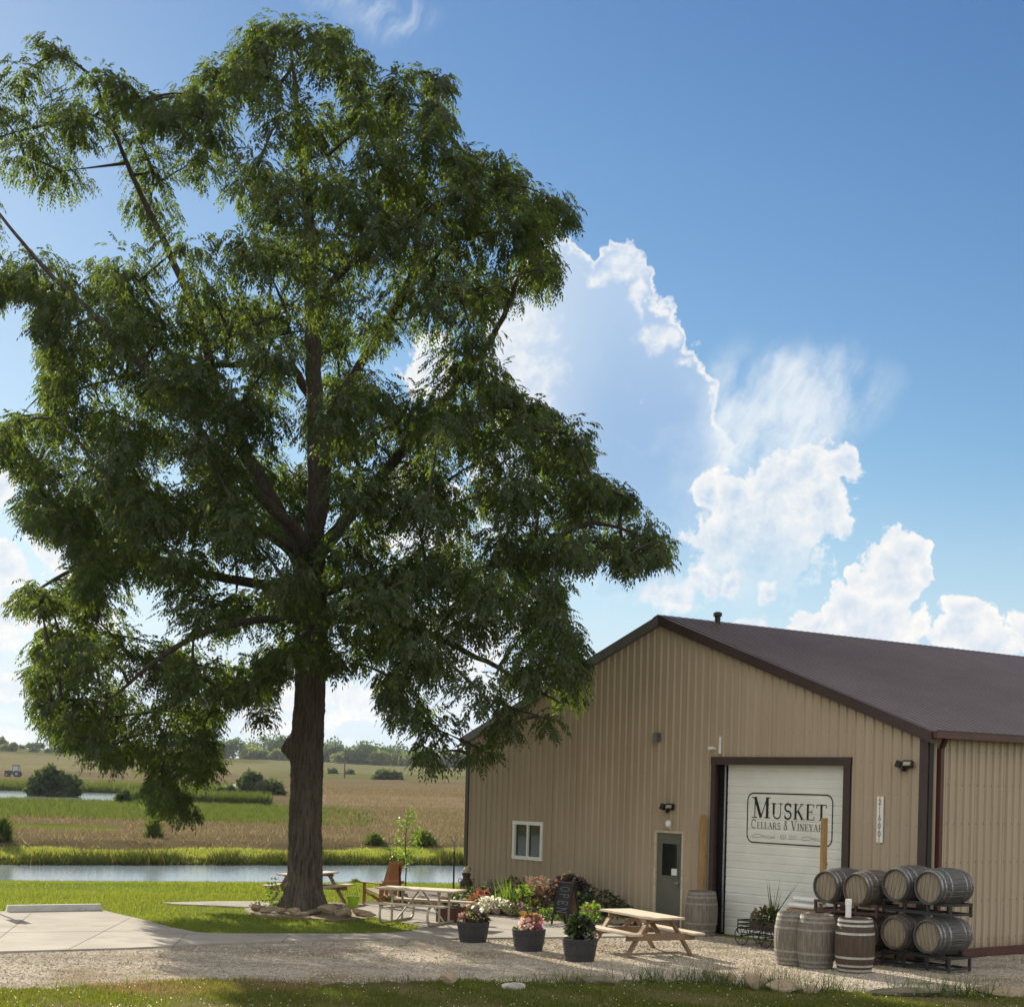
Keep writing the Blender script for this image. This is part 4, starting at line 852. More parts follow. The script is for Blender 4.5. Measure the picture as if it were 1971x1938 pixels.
def rack(label, ca, cb, z, h, m):
    mid = (ca + cb) / 2 + DI * .42; t = thing('barrel_rack', label, 'rack', (mid.x, mid.y, z), BA, 'steel barrel racks'); w_, dp, tb = 1.52, .58, .05
    for y in (-dp / 2, dp / 2):
        b = MB()
        b.box((0, y, h - tb / 2), (w_, tb, tb)); b.box((0, y, .07), (w_, tb - .004, tb - .004))
        for x in (-w_ / 2 + tb / 2, -w_ / 6, w_ / 6, w_ / 2 - tb / 2): b.box((x, y + .0, h / 2 - .005), (tb - .006, tb - .008, h - tb))
        b.build('side_frame', m, t)
    b = MB()
    for x in (-w_ / 2 + tb / 2, -.15, .15, w_ / 2 - tb / 2):
        b.box((x, 0, h - tb / 2 - .003), (tb - .008, dp - tb, tb - .008)); b.box((x, 0, .07), (tb - .01, dp - tb, tb - .01))
    b.build('cross_rail', m, t)
    b = MB()
    for x in (-.73 / 2 - .17, -.73 / 2 + .17, .73 / 2 - .17, .73 / 2 + .17):
        for y in (-dp / 2, dp / 2): b.box((x, y, h + .03), (.07, .05, .08), rot=Matrix.Rotation(.5 if (abs(x) > .4) == (x > 0) else -.5, 3, 'Y'))
    b.build('cradle', m, t)
rack('oxide red rack under the two top barrels nearest the tall post', c1, c2, .86, .25, M['rackred'])
rack('oxide red rack standing on the gravel behind the upright barrels', c1, c2, .005, .24, M['rackred'])
rack('black steel rack between the upper and lower barrel pairs', c3, c4, .965, .27, M['rackblk'])
rack('black steel rack standing on the gravel under the lowest barrel pair', c3, c4, .005, .29, M['rackblk'])
t = thing('pipe_stub', 'white capped plastic pipe standing on the dark pale hooped barrel', 'pipe', (*gp(1630, 1874, .40), .954))
b = MB(); b.lathe([(.052, 0), (.052, .22), (.060, .22), (.060, .30), (.05, .325), (0, .33)], 16); b.build('pipe', M['white'], t)
t = thing('pipe_bundle', 'short white pipes lying on a wooden crate behind the bleached barrels', 'pipes', (*gp(1556, 1834, .2), 0), BA)
b = MB(); b.box((0, 0, .42), (.75, .5, .84)); b.build('crate', M['pine_dk'], t)
for z, y in ((.90, -.12), (1.02, .02), (.90, .14)):
    b = MB(); b.tube([(-.42, y, z), (.30, y, z)], .052, 10); b.build('pipe', M['white'], t)

# timber posts
for nm, px, py, Y, lab in (('timber_post', 1354, 1568, 33.86, 'tall square timber post standing behind the barrel by the entry door'), ('timber_post', 1587, 1574, 30.3, 'tall square timber post rising behind the red rack in front of the roll-up door')):
    q = P(px, py, Y); t = thing(nm, lab, 'post', (q[0], Y, 0), R(28), 'tall square timber posts')
    MB().box((0, 0, q[2] / 2), (.095, .095, q[2])).build('shaft', M['post'], t)
    b = MB(); b.box((.05, -.03, q[2] - .9), (.012, .05, .05)); b.build('bracket', M['iron'], t)

# ------------------------------------------------------------------ picnic tables and seats
def picnic(label, c, u_ang, L, m, leg_m):
    t = thing('picnic_table', label, 'table', (*c, .035 if c[1] > 30.2 else .005), u_ang, 'picnic tables')
    b = MB(); 
    for k in range(5): b.box((random.uniform(-.01, .01), -.28 + k * .14, .735), (L, .132, .038))
    b.build('table_top', m, t)
    for s in (-1, 1):
        b = MB(); [b.box((0, s * (.60 + k * .135), .44), (L, .128, .038)) for k in (0, 1)]; b.build('bench', m, t)
    for e in (-1, 1):
        x = e * (L / 2 - .32)
        for s in (-1, 1):
            b = MB(); b.bar((x, s * .70, .0), (x, s * .22, .716), .042, .125, up=(1, 0, 0)); b.build('leg', leg_m, t)
        b = MB(); b.box((x + .043, 0, .375), (.04, 1.46, .13)); b.box((x + .043, 0, .68), (.04, .68, .07)); b.build('cross_beam', leg_m, t)
        b = MB(); b.bar((x + .02, 0, .40), (x - e * .46, 0, .705), .045, .09, up=(0, 1, 0)); b.build('brace', leg_m, t)
    return t
picnic('weathered wooden picnic table standing on gravel before the entry door', (2.52, 29.5), math.atan2(-.905, .42), 2.05, M['pine'], M['pine_dk'])
picnic('wooden picnic table half hidden behind the big trunk', (-5.05, 38.9), R(68), 1.9, M['pine'], M['pine_dk'])
def metal_table():
    t = thing('metal_picnic_table', 'picnic table with pale boards on curved cream steel tube legs on the patio', 'table', (-1.95, 34.15, .035), math.atan2(-.37, .93))
    L = 1.9; b = MB(); [b.box((0, -.29 + k * .145, .745), (L, .138, .04)) for k in range(5)]; b.build('table_top', M['pine'], t)
    for s in (-1, 1): b = MB(); [b.box((0, s * (.66 + k * .13), .45), (L, .124, .04)) for k in (0, 1)]; b.build('bench', M['pine'], t)
    for e in (-1, 1):
        x = e * (L / 2 - .38); b = MB()
        loop = [(x, -.86, .425), (x, -.74, .425)]
        arcp = [(x, -.74 - .0 + .26 * (1 - math.cos(a)) * 0 - .16 * math.sin(a) * 1.0, .425 - .40 * (1 - math.cos(a)) / 2) for a in np.linspace(0, math.pi, 9)]
        pts = [(x, -.72, .425)] + [(x, -.72 - .14 * math.sin(a), .225 + .195 * math.cos(a)) for a in np.linspace(.2, math.pi, 8)] + [(x, 0, .03)] + [(x, .72 + .14 * math.sin(a), .225 - .195 * math.cos(a)) for a in np.linspace(0, math.pi - .2, 8)] + [(x, .72, .425)]
        b.tube(pts, .028, 8); b.build('leg_loop', M['tablemetal'], t)
        for s in (-1, 1): b = MB(); b.tube([(x, s * .26, .05), (x, s * .26, .725)], .028, 8); b.tube([(x, s * .26, .50), (x + .0, s * .36, .72)], .02, 6); b.build('upright', M['tablemetal'], t)
    b = MB(); b.tube([(-.57, 0, .06), (-.05, 0, .70)], .02, 6); b.tube([(.57, 0, .06), (.05, 0, .70)], .02, 6); b.build('brace', M['tablemetal'], t)
metal_table()
def lawn_chair():
    X, Y = G(735, 1745); t = thing('slatted_lawn_chair', 'orange cedar lawn chair with tall slatted back beside the pond side of the patio', 'chair', (X, Y + .2, .02), R(-48))
    # chair faces local -x
    for k in range(4): MB().bar((.22 + .005, -.21 + k * .14, .28), (.52, -.17 + k * .113, 1.12), .02, .125 if 1 else 0, up=(1, 0, .3)).build('back_slat', M['cedar'], t)
    b = MB(); [b.box((-.30 + k * .105, 0, .40 - k * .024), (.095, .56, .022), rot=Matrix.Rotation(.22, 3, 'Y')) for k in range(6)]; b.build('seat', M['pine'], t)  # pale wood puts the sunlit white of the seat into its colour
    for s in (-1, 1):
        MB().box((-.36, s * .31, .28), (.09, .035, .56)).build('leg', M['cedar'], t)
        MB().bar((-.36, s * .285, .36), (.50, s * .285, .06), .03, .10, up=(0, 1, 0)).build('seat_rail', M['cedar'], t)
        MB().box((-.05, s * .34, .575), (.78, .13, .024)).build('armrest', M['cedar'], t)
        MB().bar((.30, s * .30, .02), (.30, s * .30, .57), .03, .07, up=(0, 1, 0)).build('leg', M['cedar'], t)
    MB().bar((.42, -.33, .60), (.42, .33, .60), .03, .08).build('back_brace', M['cedar'], t)
    MB().bar((.62, .10, .02), (.52, .10, 1.05), .03, .04, up=(0, 1, 0)).build('prop', M['iron'], t)
lawn_chair()

# ------------------------------------------------------------------ planters, flowers, bed
def leaves(name, m, t, n, r3, c, L, Wd, droop=.2, up=.2, shell=.3, bend=.15, seed=0):
    r = np.random.default_rng(seed + n); p, d = ell(n, *r3, r, shell); p[:, 2] = np.abs(p[:, 2]) if up > 1 else p[:, 2]
    D = nrm(d + np.array([0, 0, min(up, .6) - droop]) + r.normal(size=(n, 3)) * .5)
    return np_mesh(name, quads(p + np.array(c), D, L * (.7 + .6 * r.random(n)), Wd * (.7 + .6 * r.random(n)), r, bend=bend), 4, m, t)
def half_barrel(label, px, py, seed):
    X, Y = gp(px, py, .27); t = thing('half_barrel_planter', label, 'planter', (X, Y, .004), seed, 'charcoal half barrel planters')
    NS = 64; b = MB(); b.lathe([(0, .0), (.262, .0), (.285, .12), (.305, .25), (.318, .36), (.325, .405), (.300, .405), (.296, .34)], NS)
    V = b.V[0]; a = np.arctan2(V[:, 1], V[:, 0]); V[:, :2] *= (1 - .016 * (np.abs(np.sin(a * 9)) < .15))[:, None]
    b.build('tub', M['planter'], t); b = MB(); b.disc(.297, .355, 24); b.build('soil', M['soil'], t)
    for z in (.10, .30):
        b = MB(); rr = np.interp(z, [0, .12, .25, .36], [.262, .285, .305, .318]) + .004; b.lathe([(rr, z), (rr + .004, z + .03), (rr - .004, z + .03), (rr - .006, z)], 40, close=True); b.build('hoop', M['rackblk'], t)
    return t
t = half_barrel('charcoal half barrel planter with blush flowers and bronze leaves, nearest the steel legged table', 910, 1815, .3)
leaves('foliage', M['bedleaf'], t, 130, (.24, .24, .12), (0, 0, .42), .10, .05); leaves('dark_foliage', M['purple'], t, 170, (.26, .22, .11), (.06, -.04, .45), .10, .06)
leaves('bronze_foliage', M['coleus'], t, 40, (.10, .10, .13), (-.08, 0, .56), .15, .08); leaves('flower', M['fblush'], t, 60, (.10, .10, .09), (-.22, -.06, .48), .055, .05)
leaves('bright_foliage', M['hosta'], t, 40, (.2, .12, .10), (.1, .05, .55), .12, .06)
t = half_barrel('charcoal half barrel planter with bright pink and cream flowers, middle of the three', 1017, 1832, 1.0)
leaves('foliage', M['bedleaf'], t, 120, (.26, .24, .10), (0, 0, .42), .10, .05); leaves('bronze_foliage', M['coleus'], t, 60, (.11, .10, .14), (-.01, 0, .55), .17, .08)
leaves('pink_flower', M['fpink'], t, 190, (.15, .14, .14), (.14, -.05, .53), .055, .055); leaves('flower', M['fblush'], t, 80, (.12, .12, .11), (-.20, -.03, .52), .055, .05); leaves('magenta_flower', M['fmag'], t, 50, (.07, .07, .05), (.05, -.16, .43), .05, .05)
t = half_barrel('charcoal half barrel planter with tall dark leaves and magenta flowers, beside the wooden table', 1115, 1852, 2.1)
leaves('foliage', M['bedleaf'], t, 330, (.19, .19, .22), (.0, .0, .58), .12, .08, shell=.2); leaves('dark_foliage', M['purple'], t, 150, (.2, .2, .2), (.0, -.03, .56), .12, .08); leaves('magenta_flower', M['fmag'], t, 130, (.17, .15, .14), (.17, -.16, .48), .06, .06); leaves('trailing_foliage', M['sage'], t, 50, (.08, .1, .14), (-.24, -.05, .44), .07, .03)
X, Y = gp(868, 1778, .25); t = thing('square_planter', 'red brown square wooden planter box at the end of the steel legged table', 'planter', (X, Y, .036), R(-20))
b = MB()
for s in (-1, 1):
    for k in range(3): b.box((0, s * .225, .055 + k * .11), (.47, .025, .105)); b.box((s * .225, 0, .055 + k * .11), (.025, .425, .104))
b.build('box', M['redwood'], t); b = MB(); [b.box((sx * .245, sy * .245, .17), (.03, .03, .34)) for sx in (-1, 1) for sy in (-1, 1)]; b.build('corner_post', M['redwood'], t)
MB().box((0, 0, .29), (.42, .42, .02)).build('soil', M['soil'], t); leaves('foliage', M['bedleaf'], t, 60, (.18, .18, .08), (0, 0, .34), .09, .05)
X, Y = gp(679, 1753, .14); t = thing('bucket', 'lime green plastic bucket on the rocks beside the trunk', 'bucket', (X, Y, .06))
b = MB(); b.lathe([(0, 0), (.115, 0), (.150, .27), (.163, .27), (.163, .292), (.143, .292), (.110, .02)], 28); b.build('pail', M['lime'], t, smooth=False)
b = MB(); b.tube([(.155 * math.cos(a), .155 * math.sin(a) * .3 - .12, .28 - .05 * math.sin(a)) for a in np.linspace(0, math.pi, 10)], .004, 5); b.build('handle', M['galv'], t)

EDGE = [(-3.3, 40.4), (-2.5, 39.4), (-1.28, 38.3), (-.5, 36.85), (1.03, 36.0), (2.14, 35.2), (3.05, 34.55), (3.5, 34.75)]
def rock_mesh(seed, m, s, flat=.5):
    r = np.random.default_rng(seed); bm = bmesh.new(); bmesh.ops.create_icosphere(bm, subdivisions=3, radius=1)
    a = r.normal(size=(9, 3)); a = nrm(a); h = .42 + .40 * r.random(9)
    for v in bm.verts:
        p = np.array(v.co); 
        for n_, k in zip(a, h):                       # chop by planes for a broken-stone look
            e = p @ n_ - k
            if e > 0: p = p - n_ * e * .88
        p = p * (1 + .05 * math.sin(p[0] * 7 + seed) * math.sin(p[1] * 6) + .045 * r.normal()); v.co = p * np.array([s[0], s[1], s[2]]) / 1.6
    zmin = min(v.co.z for v in bm.verts)
    for v in bm.verts: v.co.z -= zmin * .8
    me = bpy.data.meshes.new('rock'); bm.to_mesh(me); bm.free(); me.materials.append(M[m]); return me
RM = [rock_mesh(i, ('rock', 'rock', 'rockg', 'rock', 'rockw')[i % 5], (.34 + .12 * (i % 3), .22, .17 + .03 * (i % 2))) for i in range(10)]
def rock(x, y, z, k, rz, label, group=None, sc=1.0, name='rock', sx=1.0, sz=1.0):
    o = bpy.data.objects.new(name, RM[k % 10]); COL.objects.link(o); o.location = (x, y, z); o.rotation_euler = (random.uniform(-.12, .12), random.uniform(-.12, .12), rz); o.scale = (sc * sx, sc, sc * sz)
    return tag(o, label, 'rock', group)
def edging():
    pts = np.array(EDGE); seg = np.linalg.norm(np.diff(pts, axis=0), axis=1); cum = np.concatenate([[0], np.cumsum(seg)]); s = 0; i = 0
    while s < cum[-1]:
        x, y = np.interp(s, cum, pts[:, 0]), np.interp(s, cum, pts[:, 1]); x2, y2 = np.interp(s + .1, cum, pts[:, 0]), np.interp(s + .1, cum, pts[:, 1]); a = math.atan2(y2 - y, x2 - x + 1e-6)
        rock(x, y, .03, i * 7 % 9, a + random.uniform(-.2, .2), 'flat tan fieldstone in the low edging round the flower bed', 'fieldstones edging the flower bed', .95)
        if i % 2 == 0: rock(x + .05, y + .12, .14, (i * 3 + 1) % 9, a + random.uniform(-.3, .3), 'flat tan fieldstone in the low edging round the flower bed', 'fieldstones edging the flower bed', .85)
        s += .40; i += 1
edging()
bedpoly = [(x, y + .06) for x, y in EDGE] + [WP(7.3, .03, 0)[:2], WP(0.1, .03, 0)[:2], (-1.6, 42.2), (-3.0, 42.0)]
sheet('bed_soil', bedpoly, .17, M['soil'], .16)
def plant(name, label, loc, parts, cat='plant', group=None):
    t = thing(name, label, cat, loc, random.random() * 6, group)
    for i, a in enumerate(parts): leaves(*a[:2], t, *a[2:], seed=i * 13 + int(abs(loc[0] * 100)))
    return t
def spikes(name, m, t, n, spread, h, wd, lean, c=(0, 0, 0), seed=1):
    r = np.random.default_rng(seed); q = np.concatenate([r.normal(size=(n, 2)) * spread, np.zeros((n, 1))], 1) + np.array(c)
    return np_mesh(name, blades(q, h, wd, lean, r), 3, m, t)
def bed(px, py, dy=.0): X, Y = G(px, py, .18); return (X, Y + dy, .17)
plant('creeping_juniper', 'dark low spreading shrub below the old milk can', bed(905, 1732), [('foliage', M['bush'], 420, (.75, .35, .20), (0, 0, .12), .10, .05)], 'shrub')
plant('groundcover_plant', 'bright green low plant hugging the foot of the milk can', bed(893, 1726), [('foliage', M['hosta'], 260, (.4, .25, .16), (0, 0, .10), .09, .05)])
plant('red_coleus', 'red leaved plant between the dark shrub and white flowers', bed(925, 1742), [('foliage', M['fred'], 75, (.26, .2, .2), (0, 0, .18), .13, .08), ('lower_foliage', M['coleus'], 60, (.25, .2, .1), (-.2, 0, .15), .12, .07)])
plant('white_flower_mound', 'mound of white flowers spilling over the bed edging', bed(948, 1748), [('flower', M['fwhite'], 190, (.42, .22, .15), (0, 0, .13), .07, .07), ('foliage', M['sage'], 120, (.4, .2, .1), (0, 0, .1), .08, .04)])
plant('dusty_leaf_plant', 'grey green leafy plant against the wall behind white flowers', bed(945, 1727), [('foliage', M['sage'], 120, (.3, .2, .25), (0, 0, .25), .10, .06), ('lower_foliage', M['bush'], 120, (.35, .2, .2), (.1, .1, .15), .11, .06)])
t = plant('iris_clump', 'upright sword leaved clump in the middle of the flower bed', bed(978, 1744), [('foliage', M['bedleaf'], 80, (.25, .2, .12), (0, 0, .1), .12, .04)]); spikes('blade', M['hosta'], t, 70, .16, .55, .035, .22)
plant('small_pink_flowers', 'low pink and purple flowers before the sword leaves', bed(993, 1754), [('flower', M['fmag'], 26, (.35, .15, .12), (0, 0, .16), .06, .05), ('foliage', M['bedleaf'], 160, (.45, .2, .12), (0, 0, .08), .09, .05)])
plant('broadleaf_plant', 'light green broad leaved plant beside the bronze grass', bed(1015, 1748), [('foliage', M['hosta'], 75, (.24, .18, .28), (0, 0, .30), .17, .12), ('lower_foliage', M['bedleaf'], 100, (.3, .2, .15), (0, 0, .15), .12, .07)])
plant('leafy_shrub', 'dark green leafy shrub against the wall under the window', bed(1010, 1735, .25), [('foliage', M['bush'], 420, (.75, .25, .34), (0, 0, .30), .11, .06)], 'shrub')
t = plant('fountain_grass', 'arching bronze plumed grass beside the chalkboard', bed(1050, 1752), [('lower_foliage', M['coleus'], 130, (.35, .3, .3), (0, 0, .3), .2, .03), ('purple_foliage', M['purple'], 120, (.4, .3, .3), (0, 0, .25), .15, .06)])
def plumes(t):
    r = np.random.default_rng(4); n = 46; a = r.random(n) * 6.28; out = []
    for i in range(n):
        hd = np.array([math.cos(a[i]) * .7 - .35, math.sin(a[i]) * .5, 0]); h = .45 + .3 * r.random()
        p = hd * .45 + np.array([0, 0, h]); d = nrm(hd * .9 + np.array([0, 0, .3])); m = 26; tt = r.random(m) * .26
        out.append(quads(p + d * tt[:, None] + np.array([0, 0, -1.2]) * tt[:, None] ** 2, nrm(d + r.normal(size=(m, 3)) * .6), .05, .018, r))
    np_mesh('plume', np.concatenate(out), 4, M['plume'], t)
    b = MB()
    for i in range(n): h = .6; b.tube([(0, 0, 0), (math.cos(a[i]) * .15 - .07, math.sin(a[i]) * .1, .3), (math.cos(a[i]) * .33 - .16, math.sin(a[i]) * .23, .56)], .004, 4)
    b.build('stem', M['plume'], t)
plumes(t)
plant('low_bed_plants', 'low green plants along the stones below the bronze grass', bed(1062, 1764), [('foliage', M['bedleaf'], 240, (.7, .16, .12), (0, 0, .07), .09, .05), ('bright_foliage', M['hosta'], 70, (.6, .12, .1), (0, 0, .1), .09, .05)])
# pedestal urn with its dark vine
X, Y, Z = P(1094, 1690, 36.5)
t = thing('garden_urn', 'dark bowl shaped urn on a slim pedestal above the trailing vine', 'urn', (X, Y, .17))
b = MB(); b.lathe([(.12, 0), (.12, .05), (.05, .08), (.04, .70), (.07, .74)], 16); b.build('pedestal', M['urn'], t)
b = MB(); b.lathe([(.05, .74), (.09, .76), (.135, .84), (.15, .88), (.14, .885), (.12, .85), (0, .84)], 20); b.build('bowl', M['urn'], t); leaves('foliage', M['coleus'], t, 40, (.08, .08, .06), (0, 0, .89), .06, .03)
plant('potato_vine', 'nearly black trailing vine under the urn by the chalkboard', (X + .12, Y + .05, .17), [('foliage', M['purple'], 620, (.52, .35, .42), (.05, 0, .42), .13, .08), ('lower_foliage', M['bush'], 300, (.5, .35, .3), (.35, -.1, .2), .12, .06)], 'vine')
plant('bushy_bed_shrub', 'dark bushy shrub between the chalkboard and the oval plaque', bed(1150, 1760, .1), [('foliage', M['bush'], 520, (.7, .3, .32), (0, 0, .24), .11, .06)], 'shrub')
plant('yellow_leaf_plant', 'yellow green mounded plant at the bed edge behind the wooden table', bed(1138, 1768), [('foliage', M['hosta'], 200, (.34, .2, .22), (0, 0, .16), .09, .06), ('flower', M['coleus'], 30, (.3, .2, .1), (0, 0, .3), .06, .05)])
plant('low_dark_groundcover', 'low dark groundcover near the entry door end of the bed', bed(1205, 1764, .1), [('foliage', M['bush'], 260, (.75, .25, .14), (0, 0, .08), .09, .05)])
# milk can with a cream jug on it
X, Y, Z = P(897, 1717, 40.2)
t = thing('milk_can', 'rusty old milk can with handles at the building corner', 'milk can', (X, Y, Z))
b = MB(); b.lathe([(0, 0), (.165, 0), (.165, .24), (.155, .29), (.10, .36), (.088, .40), (.10, .43), (.125, .50), (.13, .505), (0, .51)], 24); b.build('body', M['clay'], t)
for s in (-1, 1): b = MB(); b.tube([(s * .12, 0, .34), (s * .19, 0, .36), (s * .20, 0, .28), (s * .165, 0, .24)], .012, 6); b.build('handle', M['clay'], t)
t2 = thing('cream_jug', 'small cream glazed jug resting on top of the milk can', 'jug', (X - .01, Y, Z + .51))
b = MB(); b.lathe([(0, 0), (.07, 0), (.085, .04), (.07, .10), (.05, .14), (.06, .16), (.05, .16), (0, .12)], 18); b.build('body', M['cream'], t2); b = MB(); b.tube([(.06, 0, .14), (.12, 0, .12), (.12, 0, .06), (.08, 0, .04)], .012, 6); b.build('handle', M['clay'], t2)
# chalkboard A-frame
def aboard():
    X, Y = G(1079, 1783); t = thing('chalkboard_sign', 'black framed folding chalkboard with chalk lettering standing on the patio', 'sign', (X + .12, Y + .15, .036), R(-46))
    hh, w_ = .93, .46; lean = .16
    def fr(y0, y1, m, nm):
        b = MB()
        for s in (-1, 1): b.bar((s * w_ / 2, y0, 0), (s * w_ / 2 * .96, y1, hh), .032, .03, up=(1, 0, 0))
        b.bar((-w_ / 2, y0 + (y1 - y0) * .27, hh * .27), (w_ / 2, y0 + (y1 - y0) * .27, hh * .27), .034, .03); b.bar((-w_ / 2, y1, hh), (w_ / 2, y1, hh), .034, .034); return b.build(nm, m, t)
    fr(-.22, -.012, M['iron'], 'front_frame'); fr(.22, .012, M['iron'], 'back_frame')
    def pt(x, v, off): k = .27 + v * .70; return (x, -.22 + .208 * k - off, hh * k)
    b = MB(); b.add([pt(-w_ / 2 + .015, 0, .0), pt(w_ / 2 - .015, 0, .0), pt(w_ / 2 - .015, 1, .0), pt(-w_ / 2 + .015, 1, .0), pt(-w_ / 2 + .015, 0, -.012), pt(w_ / 2 - .015, 0, -.012), pt(w_ / 2 - .015, 1, -.012), pt(-w_ / 2 + .015, 1, -.012)], [(0, 1, 2, 3), (4, 7, 6, 5)]); brd = b.build('board', M['chalk'], t)
    b = MB(); q = lambda v: (.22 - .208 * (.27 + v * .7) + .0, hh * (.27 + v * .7))
    b.add([(-w_ / 2 + .015, *q(0)), (w_ / 2 - .015, *q(0)), (w_ / 2 - .015, *q(1)), (-w_ / 2 + .015, *q(1))], [(0, 1, 2, 3)]); b.build('back_panel', M['canvas'], t)
    for i, ch in enumerate('OPEN'):                    # written down the board, letters turned a quarter
        b = MB()
        for _, pts, ww in GL[ch][1]:
            _lay[0] = (_lay[0] + 1) % 7
            ribbon(b, [(-.15 + py * .30, .93 - i * .235 - px * .21) for px, py in pts], .022, lambda x, v: pt(x, v, .004 + .0004 * _lay[0]))
        b.build('chalk_letter', M['chalkline'], brd)
aboard()
X, Y, _ = bed(1200, 1750, .25); t = thing('garden_plaque', 'small white oval plaque on a thin stake with an orange bar below it', 'sign', (X, Y, .17), R(-30))
b = MB(); b.tube([(0, 0, 0), (0, 0, .42)], .007, 6); b.build('stake', M['iron'], t)
b = MB(); b.lathe([(0, -.006), (.085, -.006), (.085, .006), (0, .006)], 20); o = b.build('plaque', M['white'], t, loc=(0, -.01, .465)); o.rotation_euler = (R(90), 0, 0); o.scale = (1, .72, 1)
b = MB(); [b.tube([(x, -.021, z), (x2, -.021, z2)], .006, 5) for x, z, x2, z2 in ((-.03, .47, .0, .49), (0, .49, .035, .46), (-.02, .45, .03, .445))]; b.build('emblem', M['iron'], t)
MB().box((0, -.006, .378), (.19, .012, .055)).build('bar', M['rust'], t)

# iron flower cart in front of the roll-up door
def cart():
    t = thing('flower_cart', 'dark iron wagon planter with spoked wheels and spiky plants before the roll-up door', 'cart', (5.18, 31.25, .004), BA)
    for x in (-.40, .26):
        for y in (-.26, .26):
            b = MB(); rr = .185; b.tube([(x + rr * math.cos(a), y, .19 + rr * math.sin(a)) for a in np.linspace(0, 2 * math.pi, 25)], .011, 6, cap=False)
            b.tube([(x, y - .02, .19), (x, y + .02, .19)], .025, 8)
            for k in range(4): a = k * math.pi / 4 + .2; b.tube([(x - rr * math.cos(a), y, .19 - rr * math.sin(a)), (x + rr * math.cos(a), y, .19 + rr * math.sin(a))], .006, 5)
            b.build('wheel', M['iron'], t)
        b = MB(); b.tube([(x, -.27, .19), (x, .27, .19)], .013, 6); b.build('axle', M['iron'], t)
    b = MB(); [b.tube([(-.55, y, .19 + .03), (.42, y, .19 + .03)], .014, 6) for y in (-.12, .12)]; b.build('chassis', M['iron'], t)
    b = MB()
    for z in (.34, .42, .50):
        for y in (-.24, .24): b.bar((-.52, y, z), (.50, y, z), .014, .03)
        for x in (-.52, .50): b.bar((x, -.24, z), (x, .24, z), .014, .03)
    for x in (-.52, -.18, .16, .50):
        for y in (-.25, .25): b.bar((x, y, .24), (x, y, .52), .016, .02, up=(1, 0, 0))
    b.build('basket', M['iron'], t); MB().box((.14, 0, .40), (.66, .42, .15)).build('liner', M['soil'], t)
    leaves('foliage', M['bedleaf'], t, 300, (.36, .22, .16), (.10, 0, .56), .11, .06); leaves('dark_foliage', M['coleus'], t, 170, (.3, .2, .17), (-.02, 0, .6), .10, .06)
    leaves('side_foliage', M['bush'], t, 160, (.2, .2, .2), (.42, 0, .5), .11, .06); spikes('spike', M['bedleaf'], t, 26, .03, .62, .03, .28, (.22, 0, .55), 5); leaves('flower', M['fwhite'], t, 8, (.25, .2, .1), (.3, -.1, .6), .05, .05)
cart()

# ------------------------------------------------------------------ yard bits near the tree
a, c = G(10, 1757), G(194, 1754); mid = ((a[0] + c[0]) / 2, (a[1] + c[1]) / 2); ang = math.atan2(c[1] - a[1], c[0] - a[0]); L = math.hypot(c[0] - a[0], c[1] - a[1])
t = thing('wheel_stop', 'long pale concrete wheel stop at the edge of the parking pad', 'wheel stop', (mid[0], mid[1] + .05, .035), ang)
b = MB(); s = L / 2; b.add([(-s, -.085, 0), (s, -.085, 0), (s, .085, 0), (-s, .085, 0), (-s + .03, -.055, .14), (s - .03, -.055, .14), (s - .03, .055, .14), (-s + .03, .055, .14)], [(0, 3, 2, 1), (4, 5, 6, 7), (0, 1, 5, 4), (1, 2, 6, 5), (2, 3, 7, 6), (3, 0, 4, 7)]); b.build('block', mat('pale_cast_concrete', (.56, .56, .52), (.48, .475, .44), .9, 6, spec=.1), t)
# signpost that throws its shadow on the parking pad
t = thing('signpost', 'slim post with a small plate whose shadow falls on the parking pad', 'sign', (-12.15, 35.6, .035), R(20))
b = MB(); b.tube([(0, 0, 0), (0, 0, 2.0)], .03, 8); b.build('pole', M['galv'], t); MB().box((0, -.035, 1.72), (.32, .012, .44)).build('plate', M['galv'], t)
ring = [G(x, y) for x, y in ((470, 1752), (520, 1744), (600, 1741), (660, 1742), (690, 1752), (712, 1770), (650, 1775), (590, 1770), (530, 1768), (485, 1762))]
sheet('tree_mulch', ring, .05, M['mulch'], .05)
RING = [(632, 1762, 1.25, 0), (663, 1769, 1.2, 3), (690, 1765, .8, 1), (706, 1768, .6, 5), (600, 1764, .8, 2), (566, 1764, .9, 0), (540, 1762, .8, 3), (515, 1760, .75, 5), (492, 1756, .8, 1), (545, 1752, .7, 2), (668, 1752, .6, 6), (580, 1766, .6, 8), (648, 1756, .5, 7), (525, 1750, .6, 6)]
for i, (x, y, s_, k) in enumerate(RING):
    X, Y = G(x, y); lab = {0: 'largest tan boulder in the ring at the foot of the trunk', 1: 'low tan boulder in front of the green bucket'}.get(i, 'rough tan stone in the ring round the tree foot')
    rock(X, Y, .04, k, random.random() * .8, lab, None if i < 2 else 'stones round the tree foot', s_)
X, Y = G(560, 1752); t = thing('young_ivy', 'small bright leafy shoots climbing the foot of the trunk', 'plant', (X - .05, Y - .62, .05)); 
leaves('foliage', M['hosta'], t, 110, (.16, .10, .38), (-.28, 0, .42), .08, .05); leaves('lower_foliage', M['weed'], t, 120, (.35, .16, .14), (-.5, .1, .1), .08, .05)
